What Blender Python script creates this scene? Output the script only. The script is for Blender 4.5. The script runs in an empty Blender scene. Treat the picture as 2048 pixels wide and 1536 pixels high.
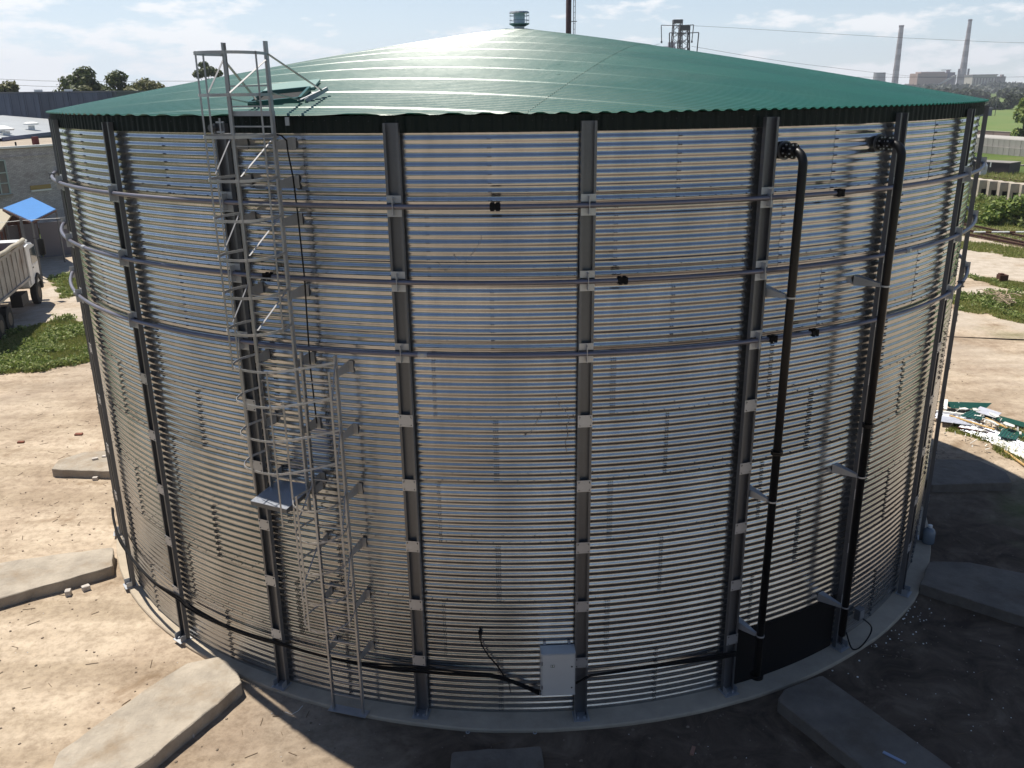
import bpy, bmesh, math, random
from mathutils import Vector, Matrix
random.seed(7)
R_ = math.radians
PI = math.pi
S = bpy.context.scene
COL = S.collection

# ------------------------------------------------------------------ camera
cam_d = bpy.data.cameras.new('camera'); cam = bpy.data.objects.new('camera', cam_d); COL.objects.link(cam)
S.camera = cam
cam_d.sensor_width = 36.0; cam_d.lens = 1749.05 / 2048 * 36.0
cam_d.clip_start = 0.1; cam_d.clip_end = 20000
pit, rol, yaw = R_(18.507), R_(-0.7424), R_(-0.4382)
fwd = Vector((math.sin(yaw) * math.cos(pit), math.cos(yaw) * math.cos(pit), -math.sin(pit)))
rgt = Vector((math.cos(yaw), -math.sin(yaw), 0)); upv = rgt.cross(fwd)
cx = rgt * math.cos(rol) + upv * math.sin(rol); cy = -rgt * math.sin(rol) + upv * math.cos(rol)
M = Matrix((cx, cy, -fwd)).transposed().to_4x4(); M.translation = Vector((0, -19.99, 8.90))
cam.matrix_world = M

# ------------------------------------------------------------------ light
SUN_AZ, SUN_EL = R_(-49), R_(64)          # azimuth from +y towards +x
sun_dir = Vector((math.sin(SUN_AZ) * math.cos(SUN_EL), math.cos(SUN_AZ) * math.cos(SUN_EL), math.sin(SUN_EL)))
sd = bpy.data.lights.new('sun', 'SUN'); sd.energy = 5.0; sd.angle = R_(0.53); sd.color = (1.0, 0.94, 0.84)
so = bpy.data.objects.new('sun', sd); COL.objects.link(so)
so.rotation_euler = sun_dir.to_track_quat('Z', 'Y').to_euler(); so.location = (-30, 30, 60)

W = bpy.data.worlds.new('World'); S.world = W; W.use_nodes = True
nt = W.node_tree; nt.nodes.clear()
def N(t, **k):
    n = nt.nodes.new(t)
    for a, b in k.items(): setattr(n, a, b)
    return n
out = N('ShaderNodeOutputWorld'); bg = N('ShaderNodeBackground'); bg.inputs[1].default_value = 0.075
sky = N('ShaderNodeTexSky', sky_type='NISHITA', sun_disc=False)
sky.sun_elevation = SUN_EL; sky.sun_rotation = SUN_AZ; sky.altitude = 100; sky.air_density = 0.8; sky.dust_density = 0.15; sky.ozone_density = 2.2
tc = N('ShaderNodeTexCoord'); sep = N('ShaderNodeSeparateXYZ'); nt.links.new(tc.outputs['Generated'], sep.inputs[0])
def math_(op, a, b=None, clamp=False):
    n = N('ShaderNodeMath', operation=op, use_clamp=clamp)
    for i, v in enumerate((a, b)):
        if v is None: continue
        if isinstance(v, (int, float)): n.inputs[i].default_value = v
        else: nt.links.new(v, n.inputs[i])
    return n.outputs[0]
zz = math_('MAXIMUM', sep.outputs[2], 0.0)
den = math_('ADD', zz, 0.10)
comb = N('ShaderNodeCombineXYZ')
nt.links.new(math_('MULTIPLY', sep.outputs[0], 6.0), comb.inputs[0]); nt.links.new(math_('MULTIPLY', sep.outputs[1], 6.0), comb.inputs[1])
nt.links.new(math_('MULTIPLY', zz, 20.0), comb.inputs[2])
def noise(scale, detail, rough, vec):
    n = N('ShaderNodeTexNoise'); n.inputs['Scale'].default_value = scale; n.inputs['Detail'].default_value = detail
    n.inputs['Roughness'].default_value = rough; nt.links.new(vec, n.inputs['Vector']); return n.outputs['Fac']
n1 = noise(1.9, 8, 0.6, comb.outputs[0]); n2 = noise(0.5, 3, 0.5, comb.outputs[0])
dens = math_('ADD', math_('MULTIPLY', n1, 0.75), math_('MULTIPLY', n2, 0.25))
thr = math_('ADD', math_('MULTIPLY', zz, 0.85), 0.465)
cmask = math_('MULTIPLY', math_('SUBTRACT', dens, thr), 14.0, clamp=True)
cmask = math_('MULTIPLY', cmask, 0.9)
mix = N('ShaderNodeMix', data_type='RGBA'); nt.links.new(cmask, mix.inputs['Factor']); nt.links.new(sky.outputs[0], mix.inputs['A'])
mix.inputs['B'].default_value = (10.2, 10.4, 10.6, 1)
# thin milky haze low over the horizon
hz = math_('SUBTRACT', 1.0, math_('MULTIPLY', zz, 2.9), clamp=True)
toward = math_('ADD', math_('MULTIPLY', sep.outputs[0], math.sin(SUN_AZ)), math_('MULTIPLY', sep.outputs[1], math.cos(SUN_AZ)))   # forward scattering: milkier on the sun's side
hz = math_('MULTIPLY', math_('POWER', hz, 1.5), math_('ADD', math_('MULTIPLY', toward, 0.56), 0.47, clamp=True))
mixh = N('ShaderNodeMix', data_type='RGBA'); nt.links.new(hz, mixh.inputs['Factor']); nt.links.new(sky.outputs[0], mixh.inputs['A'])
mixh.inputs['B'].default_value = (8.2, 9.5, 10.4, 1)
nt.links.new(mixh.outputs['Result'], mix.inputs['A'])
nt.links.new(mix.outputs['Result'], bg.inputs[0]); nt.links.new(bg.outputs[0], out.inputs[0])

S.view_settings.view_transform = 'Standard'; S.view_settings.look = 'None'; S.view_settings.exposure = 0.48; S.view_settings.gamma = 1.0
S.view_settings.use_curve_mapping = False
S.render.engine = 'CYCLES'
S.cycles.max_bounces = 6

# ------------------------------------------------------------------ materials
def mat(name, col, rough=0.8, metal=0.0, var=0.0, vscale=2.0, bump=0.0, bscale=20.0, col2=None, spec=0.5, coat=0.0, rnd=0.0, detail=6, stretch=None, dirt=None, dirt_scale=1.0, dirt_amt=0.0, coord='Object', roughvar=0.0):
    m = bpy.data.materials.new(name); m.use_nodes = True
    t = m.node_tree; b = t.nodes['Principled BSDF']
    b.inputs['Roughness'].default_value = rough; b.inputs['Metallic'].default_value = metal
    b.inputs['Specular IOR Level'].default_value = spec
    if coat: b.inputs['Coat Weight'].default_value = coat; b.inputs['Coat Roughness'].default_value = 0.3
    tcn = t.nodes.new('ShaderNodeTexCoord'); vec = tcn.outputs[coord]
    if stretch:
        mp = t.nodes.new('ShaderNodeMapping'); mp.inputs['Scale'].default_value = stretch; t.links.new(vec, mp.inputs[0]); vec = mp.outputs[0]
    def nz(sc, d=detail, r=0.6):
        n = t.nodes.new('ShaderNodeTexNoise'); n.inputs['Scale'].default_value = sc; n.inputs['Detail'].default_value = d; n.inputs['Roughness'].default_value = r
        t.links.new(vec, n.inputs['Vector']); return n.outputs['Fac']
    cur = None
    c1 = (*col, 1); c2 = (*(col2 if col2 else [max(0, c * (1 - var)) for c in col]), 1)
    if var > 0 or col2:
        rmp = t.nodes.new('ShaderNodeValToRGB'); rmp.color_ramp.elements[0].position = 0.33; rmp.color_ramp.elements[1].position = 0.67
        rmp.color_ramp.elements[0].color = c2; rmp.color_ramp.elements[1].color = c1
        t.links.new(nz(vscale), rmp.inputs[0]); cur = rmp.outputs[0]
    if dirt:
        r2 = t.nodes.new('ShaderNodeValToRGB'); r2.color_ramp.elements[0].position = 0.5; r2.color_ramp.elements[1].position = 0.72
        r2.color_ramp.elements[1].color = (dirt_amt,) * 3 + (1,)
        t.links.new(nz(dirt_scale, 8, 0.65), r2.inputs[0])
        mx = t.nodes.new('ShaderNodeMix'); mx.data_type = 'RGBA'; t.links.new(r2.outputs[0], mx.inputs['Factor'])
        if cur: t.links.new(cur, mx.inputs['A'])
        else: mx.inputs['A'].default_value = c1
        mx.inputs['B'].default_value = (*dirt, 1); cur = mx.outputs['Result']
    if rnd > 0:
        oi = t.nodes.new('ShaderNodeObjectInfo'); hs = t.nodes.new('ShaderNodeHueSaturation')
        ma = t.nodes.new('ShaderNodeMath'); ma.operation = 'MULTIPLY_ADD'; ma.inputs[1].default_value = 2 * rnd; ma.inputs[2].default_value = 1 - rnd
        t.links.new(oi.outputs['Random'], ma.inputs[0]); t.links.new(ma.outputs[0], hs.inputs['Value'])
        if cur: t.links.new(cur, hs.inputs['Color'])
        else: hs.inputs['Color'].default_value = c1
        cur = hs.outputs[0]
    if cur: t.links.new(cur, b.inputs['Base Color'])
    else: b.inputs['Base Color'].default_value = c1
    if roughvar:
        mr = t.nodes.new('ShaderNodeMapRange'); mr.inputs['To Min'].default_value = rough - roughvar; mr.inputs['To Max'].default_value = rough + roughvar
        mr.inputs['From Min'].default_value = 0.3; mr.inputs['From Max'].default_value = 0.7
        t.links.new(nz(vscale * 0.7, 4), mr.inputs['Value']); t.links.new(mr.outputs[0], b.inputs['Roughness'])
    if bump > 0:
        bp = t.nodes.new('ShaderNodeBump'); bp.inputs['Strength'].default_value = 1.0; bp.inputs['Distance'].default_value = bump
        t.links.new(nz(bscale, 8, 0.65), bp.inputs['Height']); t.links.new(bp.outputs[0], b.inputs['Normal'])
    return m

def leaf_mat(name, cols, trans=0.25):
    m = bpy.data.materials.new(name); m.use_nodes = True; t = m.node_tree; b = t.nodes['Principled BSDF']
    b.inputs['Roughness'].default_value = 0.55; b.inputs['Specular IOR Level'].default_value = 0.35
    g = t.nodes.new('ShaderNodeNewGeometry'); r = t.nodes.new('ShaderNodeValToRGB')
    el = r.color_ramp.elements; el[0].color = (*cols[0], 1); el[1].color = (*cols[-1], 1)
    for i, c in enumerate(cols[1:-1]): e = el.new((i + 1) / (len(cols) - 1)); e.color = (*c, 1)
    t.links.new(g.outputs['Random Per Island'], r.inputs[0]); t.links.new(r.outputs[0], b.inputs['Base Color'])
    tr = t.nodes.new('ShaderNodeBsdfTranslucent'); t.links.new(r.outputs[0], tr.inputs['Color'])
    ms = t.nodes.new('ShaderNodeMixShader'); ms.inputs[0].default_value = trans
    o = t.nodes['Material Output']; t.links.new(b.outputs[0], ms.inputs[1]); t.links.new(tr.outputs[0], ms.inputs[2]); t.links.new(ms.outputs[0], o.inputs[0])
    return m

def galv(name, base, rough, tone=0.06, spangle=38.0, metal=0.92, bump=0.0):
    m = bpy.data.materials.new(name); m.use_nodes = True; t = m.node_tree; b = t.nodes['Principled BSDF']
    b.inputs['Metallic'].default_value = metal
    tcn = t.nodes.new('ShaderNodeTexCoord'); vec = tcn.outputs['Object']
    vo = t.nodes.new('ShaderNodeTexVoronoi'); vo.inputs['Scale'].default_value = spangle; t.links.new(vec, vo.inputs['Vector'])
    no = t.nodes.new('ShaderNodeTexNoise'); no.inputs['Scale'].default_value = 1.3; no.inputs['Detail'].default_value = 6; no.inputs['Roughness'].default_value = 0.65; t.links.new(vec, no.inputs['Vector'])
    oi = t.nodes.new('ShaderNodeObjectInfo')
    sp = t.nodes.new('ShaderNodeSeparateColor'); t.links.new(vo.outputs['Color'], sp.inputs[0])
    # value = 1 + spangle + smear + object tone
    def mm(op, a, bb, c=None):
        n = t.nodes.new('ShaderNodeMath'); n.operation = op
        for i, v in enumerate((a, bb, c)):
            if v is None: continue
            if isinstance(v, (int, float)): n.inputs[i].default_value = v
            else: t.links.new(v, n.inputs[i])
        return n.outputs[0]
    v1 = mm('MULTIPLY_ADD', sp.outputs[0], 0.05, 0.975); v2 = mm('MULTIPLY_ADD', no.outputs['Fac'], 0.5, 0.72)
    v3 = mm('MULTIPLY_ADD', oi.outputs['Random'], 2 * tone, 1 - tone)
    mps = t.nodes.new('ShaderNodeMapping'); mps.inputs['Scale'].default_value = (6.0, 6.0, 0.7); t.links.new(vec, mps.inputs[0])
    ns = t.nodes.new('ShaderNodeTexNoise'); ns.inputs['Scale'].default_value = 1.0; ns.inputs['Detail'].default_value = 5; ns.inputs['Roughness'].default_value = 0.6; t.links.new(mps.outputs[0], ns.inputs['Vector'])
    v3 = mm('MULTIPLY', v3, mm('MULTIPLY_ADD', ns.outputs['Fac'], 0.36, 0.82))
    v = mm('MULTIPLY', mm('MULTIPLY', v1, v2), v3)
    hs = t.nodes.new('ShaderNodeHueSaturation'); hs.inputs['Color'].default_value = (*base, 1); t.links.new(v, hs.inputs['Value']); t.links.new(hs.outputs[0], b.inputs['Base Color'])
    r = mm('MULTIPLY_ADD', no.outputs['Fac'], 0.16, rough - 0.08);     r = mm('MULTIPLY_ADD', oi.outputs['Random'], 0.05, r)
    t.links.new(r, b.inputs['Roughness'])
    bp = t.nodes.new('ShaderNodeBump'); bp.inputs['Distance'].default_value = 0.004 + bump; bp.inputs['Strength'].default_value = 0.6
    n3 = t.nodes.new('ShaderNodeTexNoise'); n3.inputs['Scale'].default_value = 1.1; n3.inputs['Detail'].default_value = 2; t.links.new(vec, n3.inputs['Vector'])
    t.links.new(n3.outputs['Fac'], bp.inputs['Height']); t.links.new(bp.outputs[0], b.inputs['Normal'])
    return m

M_wall = galv('galvanised_sheet', (0.43, 0.44, 0.455), 0.17, tone=0.13, bump=0.0, spangle=9.0)
M_galv = galv('galvanised_steel', (0.14, 0.145, 0.155), 0.42, metal=0.6)
M_lad = galv('galvanised_ladder_steel', (0.40, 0.40, 0.40), 0.42, metal=0.6)
M_brace = mat('dull_galvanised_brace', (0.27, 0.27, 0.28), rough=0.62, metal=0.3)
M_galvb = galv('bright_galvanised_steel', (0.42, 0.435, 0.46), 0.4, metal=0.6)
M_tube = galv('galvanised_tube', (0.18, 0.175, 0.21), 0.38, metal=0.6)
M_roof = mat('green_roof_paint', (0.010, 0.105, 0.074), rough=0.32, var=0.10, vscale=1.2, rnd=0.07, spec=0.75, roughvar=0.03, bump=0.006, bscale=0.8)
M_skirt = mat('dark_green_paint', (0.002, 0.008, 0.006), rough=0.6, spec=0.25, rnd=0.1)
M_black = mat('black_steel', (0.004, 0.004, 0.005), rough=0.42, var=0.3, vscale=6, spec=0.3)
M_rubber = mat('black_rubber', (0.004, 0.004, 0.005), rough=0.75, spec=0.2)
M_bolt = mat('zinc_bolt', (0.025, 0.025, 0.03), rough=0.6)
M_box = mat('pale_grey_enamel', (0.50, 0.51, 0.50), rough=0.42, var=0.06, vscale=3)
M_dark = mat('dark_interior', (0.01, 0.012, 0.012), rough=0.9)
M_hatch = mat('hatch_green_paint', (0.010, 0.085, 0.065), rough=0.35)
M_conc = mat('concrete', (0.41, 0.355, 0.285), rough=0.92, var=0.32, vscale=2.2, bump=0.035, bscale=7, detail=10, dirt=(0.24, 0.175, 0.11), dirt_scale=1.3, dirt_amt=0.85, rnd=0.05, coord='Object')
M_apron = mat('concrete_ring', (0.45, 0.38, 0.29), rough=0.92, var=0.22, vscale=2.5, bump=0.01, bscale=14)
M_white = mat('white_paint', (0.78, 0.78, 0.76), rough=0.5)
M_brick = None
M_bark = mat('bark', (0.09, 0.065, 0.045), rough=0.9, var=0.4, vscale=8)
M_leafA = leaf_mat('dark_leaves', [(0.035, 0.052, 0.016), (0.07, 0.10, 0.025), (0.15, 0.17, 0.045)])
M_leafB = leaf_mat('olive_leaves', [(0.075, 0.085, 0.028), (0.13, 0.14, 0.045), (0.20, 0.185, 0.07)])
M_leafC = leaf_mat('bright_leaves', [(0.06, 0.11, 0.018), (0.13, 0.19, 0.03), (0.25, 0.29, 0.06)])
M_leafD = leaf_mat('weed_leaves', [(0.12, 0.18, 0.04), (0.22, 0.28, 0.07), (0.38, 0.40, 0.18)], 0.3)
M_leafE = leaf_mat('far_leaves', [(0.030, 0.045, 0.028), (0.048, 0.066, 0.034), (0.070, 0.088, 0.045)])
M_grass = leaf_mat('grass_blades', [(0.15, 0.20, 0.045), (0.24, 0.27, 0.07), (0.38, 0.34, 0.14)], 0.3)

M_conc_shade = mat('shade_toned_concrete', (0.20, 0.17, 0.14), rough=0.92, var=0.35, vscale=2.2, bump=0.035, bscale=7, detail=10, dirt=(0.10, 0.075, 0.05), dirt_scale=1.3, dirt_amt=0.85)  # copy of the concrete with the tank's shade put into its colour

# ------------------------------------------------------------------ helpers
class MB:
    def __init__(s): s.v = []; s.f = []
    def quad(s, a, b, c, d):
        i = len(s.v); s.v += [tuple(a), tuple(b), tuple(c), tuple(d)]; s.f.append((i, i + 1, i + 2, i + 3))
    def poly(s, pts):
        i = len(s.v); s.v += [tuple(p) for p in pts]; s.f.append(tuple(range(i, i + len(pts))))
    def hexa(s, p):       # 8 corners: bottom 0-3 ccw, top 4-7
        i = len(s.v); s.v += [tuple(q) for q in p]
        s.f += [(i + 3, i + 2, i + 1, i), (i + 4, i + 5, i + 6, i + 7), (i, i + 1, i + 5, i + 4), (i + 1, i + 2, i + 6, i + 5), (i + 2, i + 3, i + 7, i + 6), (i + 3, i, i + 4, i + 7)]
    def box(s, c, d, ax=None):
        c = Vector(c); X, Y, Z = ax if ax else (Vector((1, 0, 0)), Vector((0, 1, 0)), Vector((0, 0, 1)))
        a, b, e = d[0] / 2, d[1] / 2, d[2] / 2
        s.hexa([c + X * (sx * a) + Y * (sy * b) + Z * (sz * e) for sz in (-1, 1) for sx, sy in ((-1, -1), (1, -1), (1, 1), (-1, 1))])
    def bar(s, p, q, w, h, up=(0, 0, 1)):
        p, q = Vector(p), Vector(q); d = (q - p); L = d.length
        if L < 1e-6: return
        d /= L; u = Vector(up); x = d.cross(u)
        if x.length < 1e-3: x = d.cross(Vector((1, 0, 0)))
        x.normalize(); y = x.cross(d).normalized()
        s.box((p + q) / 2, (w, h, L), (x, y, d))
    def tube(s, pts, r, n=8, closed=False, caps=True):
        pts = [Vector(p) for p in pts]; m = len(pts); base = len(s.v); prev = None
        for i, p in enumerate(pts):
            if closed: t = pts[(i + 1) % m] - pts[i - 1]
            else: t = pts[min(i + 1, m - 1)] - pts[max(i - 1, 0)]
            t.normalize()
            if prev is None:
                a = t.cross(Vector((0, 0, 1)))
                if a.length < 1e-3: a = t.cross(Vector((1, 0, 0)))
            else: a = prev - t * prev.dot(t)
            a.normalize(); b = t.cross(a); prev = a
            rr = r[i] if isinstance(r, (list, tuple)) else r
            for k in range(n): s.v.append(tuple(p + a * math.cos(2 * PI * k / n) * rr + b * math.sin(2 * PI * k / n) * rr))
        for i in range(m if closed else m - 1):
            j = (i + 1) % m
            for k in range(n): l = (k + 1) % n; s.f.append((base + i * n + k, base + i * n + l, base + j * n + l, base + j * n + k))
        if caps and not closed:
            s.f.append(tuple(base + k for k in range(n))[::-1]); s.f.append(tuple(base + (m - 1) * n + k for k in range(n)))
    def disc(s, c, r, h, n=16, axis=(0, 0, 1)):
        a = Vector(axis).normalized(); s.tube([Vector(c) - a * h / 2, Vector(c) + a * h / 2], r, n)
    def build(s, name, m, parent=None, smooth=False, **k):
        me = bpy.data.meshes.new(name); me.from_pydata(s.v, [], s.f); me.materials.append(m); me.validate(); me.update()
        if smooth: me.polygons.foreach_set('use_smooth', [True] * len(me.polygons))
        return link(name, me, parent, **k)
def link(name, me, parent=None, loc=None, rz=None, kind=None):
    o = bpy.data.objects.new(name, me); COL.objects.link(o)
    if parent: o.parent = parent
    if loc: o.location = loc
    if rz is not None: o.rotation_euler.z = rz
    if kind: o['kind'] = kind
    return o
def tag(o, label, cat, group=None, kind=None):
    o['label'] = label; o['category'] = cat
    if group: o['group'] = group
    if kind: o['kind'] = kind
    return o
def thing(name, label, cat, loc=(0, 0, 0), rz=0, group=None):
    o = bpy.data.objects.new(name, None); o.empty_display_size = 0.2; COL.objects.link(o); o.location = loc; o.rotation_euler.z = rz
    return tag(o, label, cat, group)
def ch(root):
    return [o for o in bpy.data.objects if o.parent is root]
def copy_tree(o, parent=None):
    c = o.copy(); COL.objects.link(c); c.parent = parent
    for k in ch(o): copy_tree(k, c)
    return c
def cyl(th, r, z=0.0):
    a = R_(th); return Vector((r * math.sin(a), -r * math.cos(a), z))

# ------------------------------------------------------------------ TANK
TH0 = 5.518; BAY = 15.0; HC = 0.9462; RW = 9.04; AMP = 0.0072; ZE = 8.64; RE = 9.14; ZT = 9 * HC
tank = thing('water_tank', 'huge round corrugated galvanised steel tank with green conical roof, filling the view', 'storage tank')

# wall panel: one bay wide, one course tall, nine waves
def panel_mesh(name, dr):
    b = MB(); nz_, nt_ = 108, 10; arc = R_(BAY + 0.35)
    for i in range(nz_ + 1):
        z = HC * i / nz_ * 1.0 - 0.004
        rr = RW + dr + AMP * math.cos(2 * PI * 9 * i / nz_ + PI)
        for j in range(nt_ + 1):
            a = arc * j / nt_; r2 = rr + (0.0 if j else 0.003)
            b.v.append((r2 * math.sin(a), -r2 * math.cos(a), z))
    for i in range(nz_):
        for j in range(nt_): k = i * (nt_ + 1) + j; b.f.append((k, k + 1, k + nt_ + 2, k + nt_ + 1))
    me = bpy.data.meshes.new(name); me.from_pydata(b.v, [], b.f); me.materials.append(M_wall)
    me.polygons.foreach_set('use_smooth', [True] * len(me.polygons)); me.update(); return me
pm = [panel_mesh('wall_panel', 0.0), panel_mesh('wall_panel', 0.003)]
bolts = MB()
def bolt(th, r, z, s=0.011):
    c = cyl(th, r, z); a = R_(th); X = Vector((math.cos(a), math.sin(a), 0)); Y = Vector((math.sin(a), -math.cos(a), 0)); Z = Vector((0, 0, 1)); i = len(bolts.v)
    for q in (X, Z, -X, -Z): bolts.v.append(tuple(c + q * s))
    for q in (X, Z, -X, -Z): bolts.v.append(tuple(c + q * s * 0.7 + Y * 0.014))
    bolts.f += [(i + 4, i + 7, i + 6, i + 5)] + [(i + k, i + 4 + k, i + 4 + (k + 1) % 4, i + (k + 1) % 4) for k in range(4)]
for k in range(9):
    off = 7.25 if k % 2 == 0 else 2.2
    for n in range(24):
        th = TH0 + off + BAY * n
        o = link('wall_panel', pm[k % 2], tank, loc=(0, 0, k * HC), rz=R_(th))
        t2 = (th + 180) % 360 - 180
        if -72 < t2 < 74:
            heavy = k <= 5
            for q in range(9):
                z = k * HC + HC * (q + 0.5) / 9
                for d in ((0.09, 0.26, 0.43) if heavy and (k + n) % 2 else (0.09, 0.27)):
                    bolt(t2 + d, RW + AMP + 0.004, z, 0.011)
                    if heavy: bolt(t2 + d + 0.03, RW + AMP * 0.4, z + 0.032, 0.009)
            z = k * HC
            if k:
                for q in range(10):
                    bolt(t2 + 1.4 * q + 0.7, RW + AMP + 0.002, z + HC / 18, 0.009)
                    if q % 2 == 0: bolt(t2 + 1.4 * q + 0.2, RW + AMP + 0.002, z + HC / 18 + HC / 9, 0.008)
for q in range(260): bolt(-70 + 140 * q / 260, RW + AMP + 0.002, ZT - HC / 18 - 0.02, 0.008)

# stiffeners: lipped channels standing proud of the wall
def arcbox(b, th0, th1, r0, r1, z0, z1):
    p = [cyl(th0, r1, z0), cyl(th1, r1, z0), cyl(th1, r0, z0), cyl(th0, r0, z0)]
    b.hexa(p + [Vector((q.x, q.y, z1)) for q in p])
WD = 0.095   # half width metres
def dth(m, r=9.15): return math.degrees(m / r)
sb = MB(); e = dth(WD); t4 = dth(0.005); lip = dth(0.032)
arcbox(sb, -e, e, 9.098, 9.102, 0.0, 8.555)
for s in (-1, 1):
    a, b_ = sorted((s * e, s * (e - t4))); arcbox(sb, a, b_, 9.102, 9.165, 0.0, 8.555)
    a, b_ = sorted((s * e, s * (e - lip))); arcbox(sb, a, b_, 9.165, 9.169, 0.0, 8.555)
me_st = sb.build('stiffener', M_galv, tank); stiff0 = me_st
spl = MB(); arcbox(spl, -e * 1.02, e * 1.02, 9.1695, 9.174, -0.085, 0.085); me_sp = spl.build('splice_plate', M_galvb, stiff0).data
for s_ in (-1, 1):
    pass
clip = MB()
for dz in (-0.085, 0.085): arcbox(clip, -e * 0.98, e * 0.98, 9.1695, 9.174, dz - 0.045, dz + 0.045)
arcbox(clip, -0.02, 0.03, 9.174, 9.262, -0.11, 0.11)
me_cl = clip.build('ring_bracket', M_galvb, stiff0).data
basep = MB(); arcbox(basep, -e * 1.25, e * 1.25, 9.07, 9.30, 0.004, 0.016); arcbox(basep, -e, -e + t4, 9.17, 9.27, 0.016, 0.12); arcbox(basep, e - t4, e, 9.17, 9.27, 0.016, 0.12)
for s_ in (-0.5, 0.5): c = cyl(s_ * e, 9.225, 0.03); basep.disc(c, 0.018, 0.03, 6)
me_bp = basep.build('base_plate', M_galvb, stiff0).data
for o in list(ch(stiff0)): bpy.data.objects.remove(o)
ml = stiff0.data; bpy.data.objects.remove(stiff0)
for n in range(24):
    th = TH0 + BAY * n; st = link('stiffener', ml, tank, rz=R_(th))
    t2 = (th + 180) % 360 - 180
    link('base_plate', me_bp, st)
    if abs(t2) < 76:
        for k in (1, 2, 3, 4, 5): link('splice_plate', me_sp, st, loc=(0, 0, k * HC))
        for s in (-1, 1):
            for q in range(54):
                z = 0.06 + q * 0.157
                bolt(t2 + s * e * 0.8, 9.17, z, 0.006) if (q % 6 == 0) else None
                if t2 < -20 and s == 1 or t2 > 20 and s == -1: bolt(t2 + s * (e + 0.22), RW + AMP + 0.003, z, 0.009)
            for k in (1, 2, 3, 4, 5):
                for dz in (-0.06, 0.06): bolt(t2 + s * e * 0.75, 9.175, k * HC + dz, 0.008)
    for k in (6, 7, 8): link('ring_bracket', me_cl, st, loc=(0, 0, k * HC))

# wind rings
RR = 9.212
def ringpts(r, z, n, a0=0, a1=360): return [cyl(a0 + (a1 - a0) * i / n, r, z) for i in range(n + (0 if a1 - a0 == 360 else 1))]
for k in (6, 7, 8):
    b = MB(); b.tube(ringpts(RR, k * HC, 240), 0.031, 8, closed=True); b.build('wind_ring', M_tube, tank, smooth=True)
for th, k in ((-1.62, 8), (27.77, 8), (8.27, 7), (-20.92, 7), (26.46, 6), (21.97, 6), (-64, 8), (55.5, 6)):
    b = MB(); rr = cyl(0, RR, 0)
    for s in (-1, 1):
        for dr in (-0.038, 0.038):
            b.box((s * 0.033, -RR - dr, 0), (0.050, 0.006, 0.10))
        for dz in (-0.04, 0.04): b.tube([(s * 0.033, -RR - 0.06, dz), (s * 0.033, -RR + 0.06, dz)], 0.008, 6)
    b.box((0, -RR, 0), (0.13, 0.07, 0.07))
    b.build('ring_clamp', M_rubber if th > -60 and th < 50 else M_galv, tank, loc=(0, 0, k * HC), rz=R_(th))
for th, k in ((-7.71, 6), (38.3, 7), (-48.5, 7), (-56, 6)):
    b = MB(); b.tube([(-0.06, -RR, 0), (0.06, -RR, 0)], 0.037, 10); b.box((0, -RR - 0.035, 0), (0.05, 0.02, 0.05)); b.build('ring_sleeve', M_galvb, tank, loc=(0, 0, k * HC), rz=R_(th))

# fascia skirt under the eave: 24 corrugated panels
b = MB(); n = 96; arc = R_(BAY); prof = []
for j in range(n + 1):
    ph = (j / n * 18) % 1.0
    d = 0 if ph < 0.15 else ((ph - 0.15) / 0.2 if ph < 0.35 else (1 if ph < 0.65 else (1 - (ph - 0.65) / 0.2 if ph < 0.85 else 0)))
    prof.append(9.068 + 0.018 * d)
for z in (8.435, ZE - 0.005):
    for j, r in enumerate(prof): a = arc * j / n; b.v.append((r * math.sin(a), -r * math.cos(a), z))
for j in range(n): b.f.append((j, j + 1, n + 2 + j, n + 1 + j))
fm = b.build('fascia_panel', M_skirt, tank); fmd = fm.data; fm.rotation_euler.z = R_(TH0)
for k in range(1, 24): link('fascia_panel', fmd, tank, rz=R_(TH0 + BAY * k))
scr = MB()
for q in range(130):
    th = -66 + 132 * (q + random.uniform(-0.3, 0.3)) / 130
    if random.random() < 0.35: continue
    c = cyl(th, 9.091, 8.575 + random.choice((0, 0, 0.012, -0.01)) + (-0.11 if random.random() < 0.08 else 0)); scr.disc(c, 0.006, 0.01, 5, (c.x, c.y, 0))
scr.build('fascia_screws', M_bolt, tank, kind='stuff')
bolts.build('bolts', M_bolt, tank, kind='stuff')

# roof: parallel ribbed sheets over a shallow cone
rd = R_(-17.75); UX = Vector((math.cos(rd), math.sin(rd))); WX = Vector((math.sin(rd), -math.cos(rd)))   # u along ribs, w towards the viewer
def zcone(r): return ZE + 1.5 * (1 - (min(r, RE) / RE) ** 1.15) if r > 0.3 else ZE + 1.5 * (1 - (0.3 / RE) ** 1.15) + 0.01
PITCH = 0.097
def rprof(w):
    ph = (w / PITCH + 0.36) % 1.0
    if ph < 0.26: d = 1.0
    elif ph < 0.50: d = 1 - (ph - 0.26) / 0.24
    elif ph < 0.76: d = 0.0
    else: d = (ph - 0.76) / 0.24
    return 0.022 * d
def on_roof(x, y, dz=0.0):
    r = math.hypot(x, y); return Vector((x, y, zcone(r) + 0.014 + dz))
SW = PITCH * 10
ps = [0.0, 0.13, 0.26, 0.38, 0.50, 0.63, 0.76, 0.88]
i0 = int(math.floor(-RE / SW)) - 1
def seam_u(w):   # sheets butt on a slanting joint
    return 2.87
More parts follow.
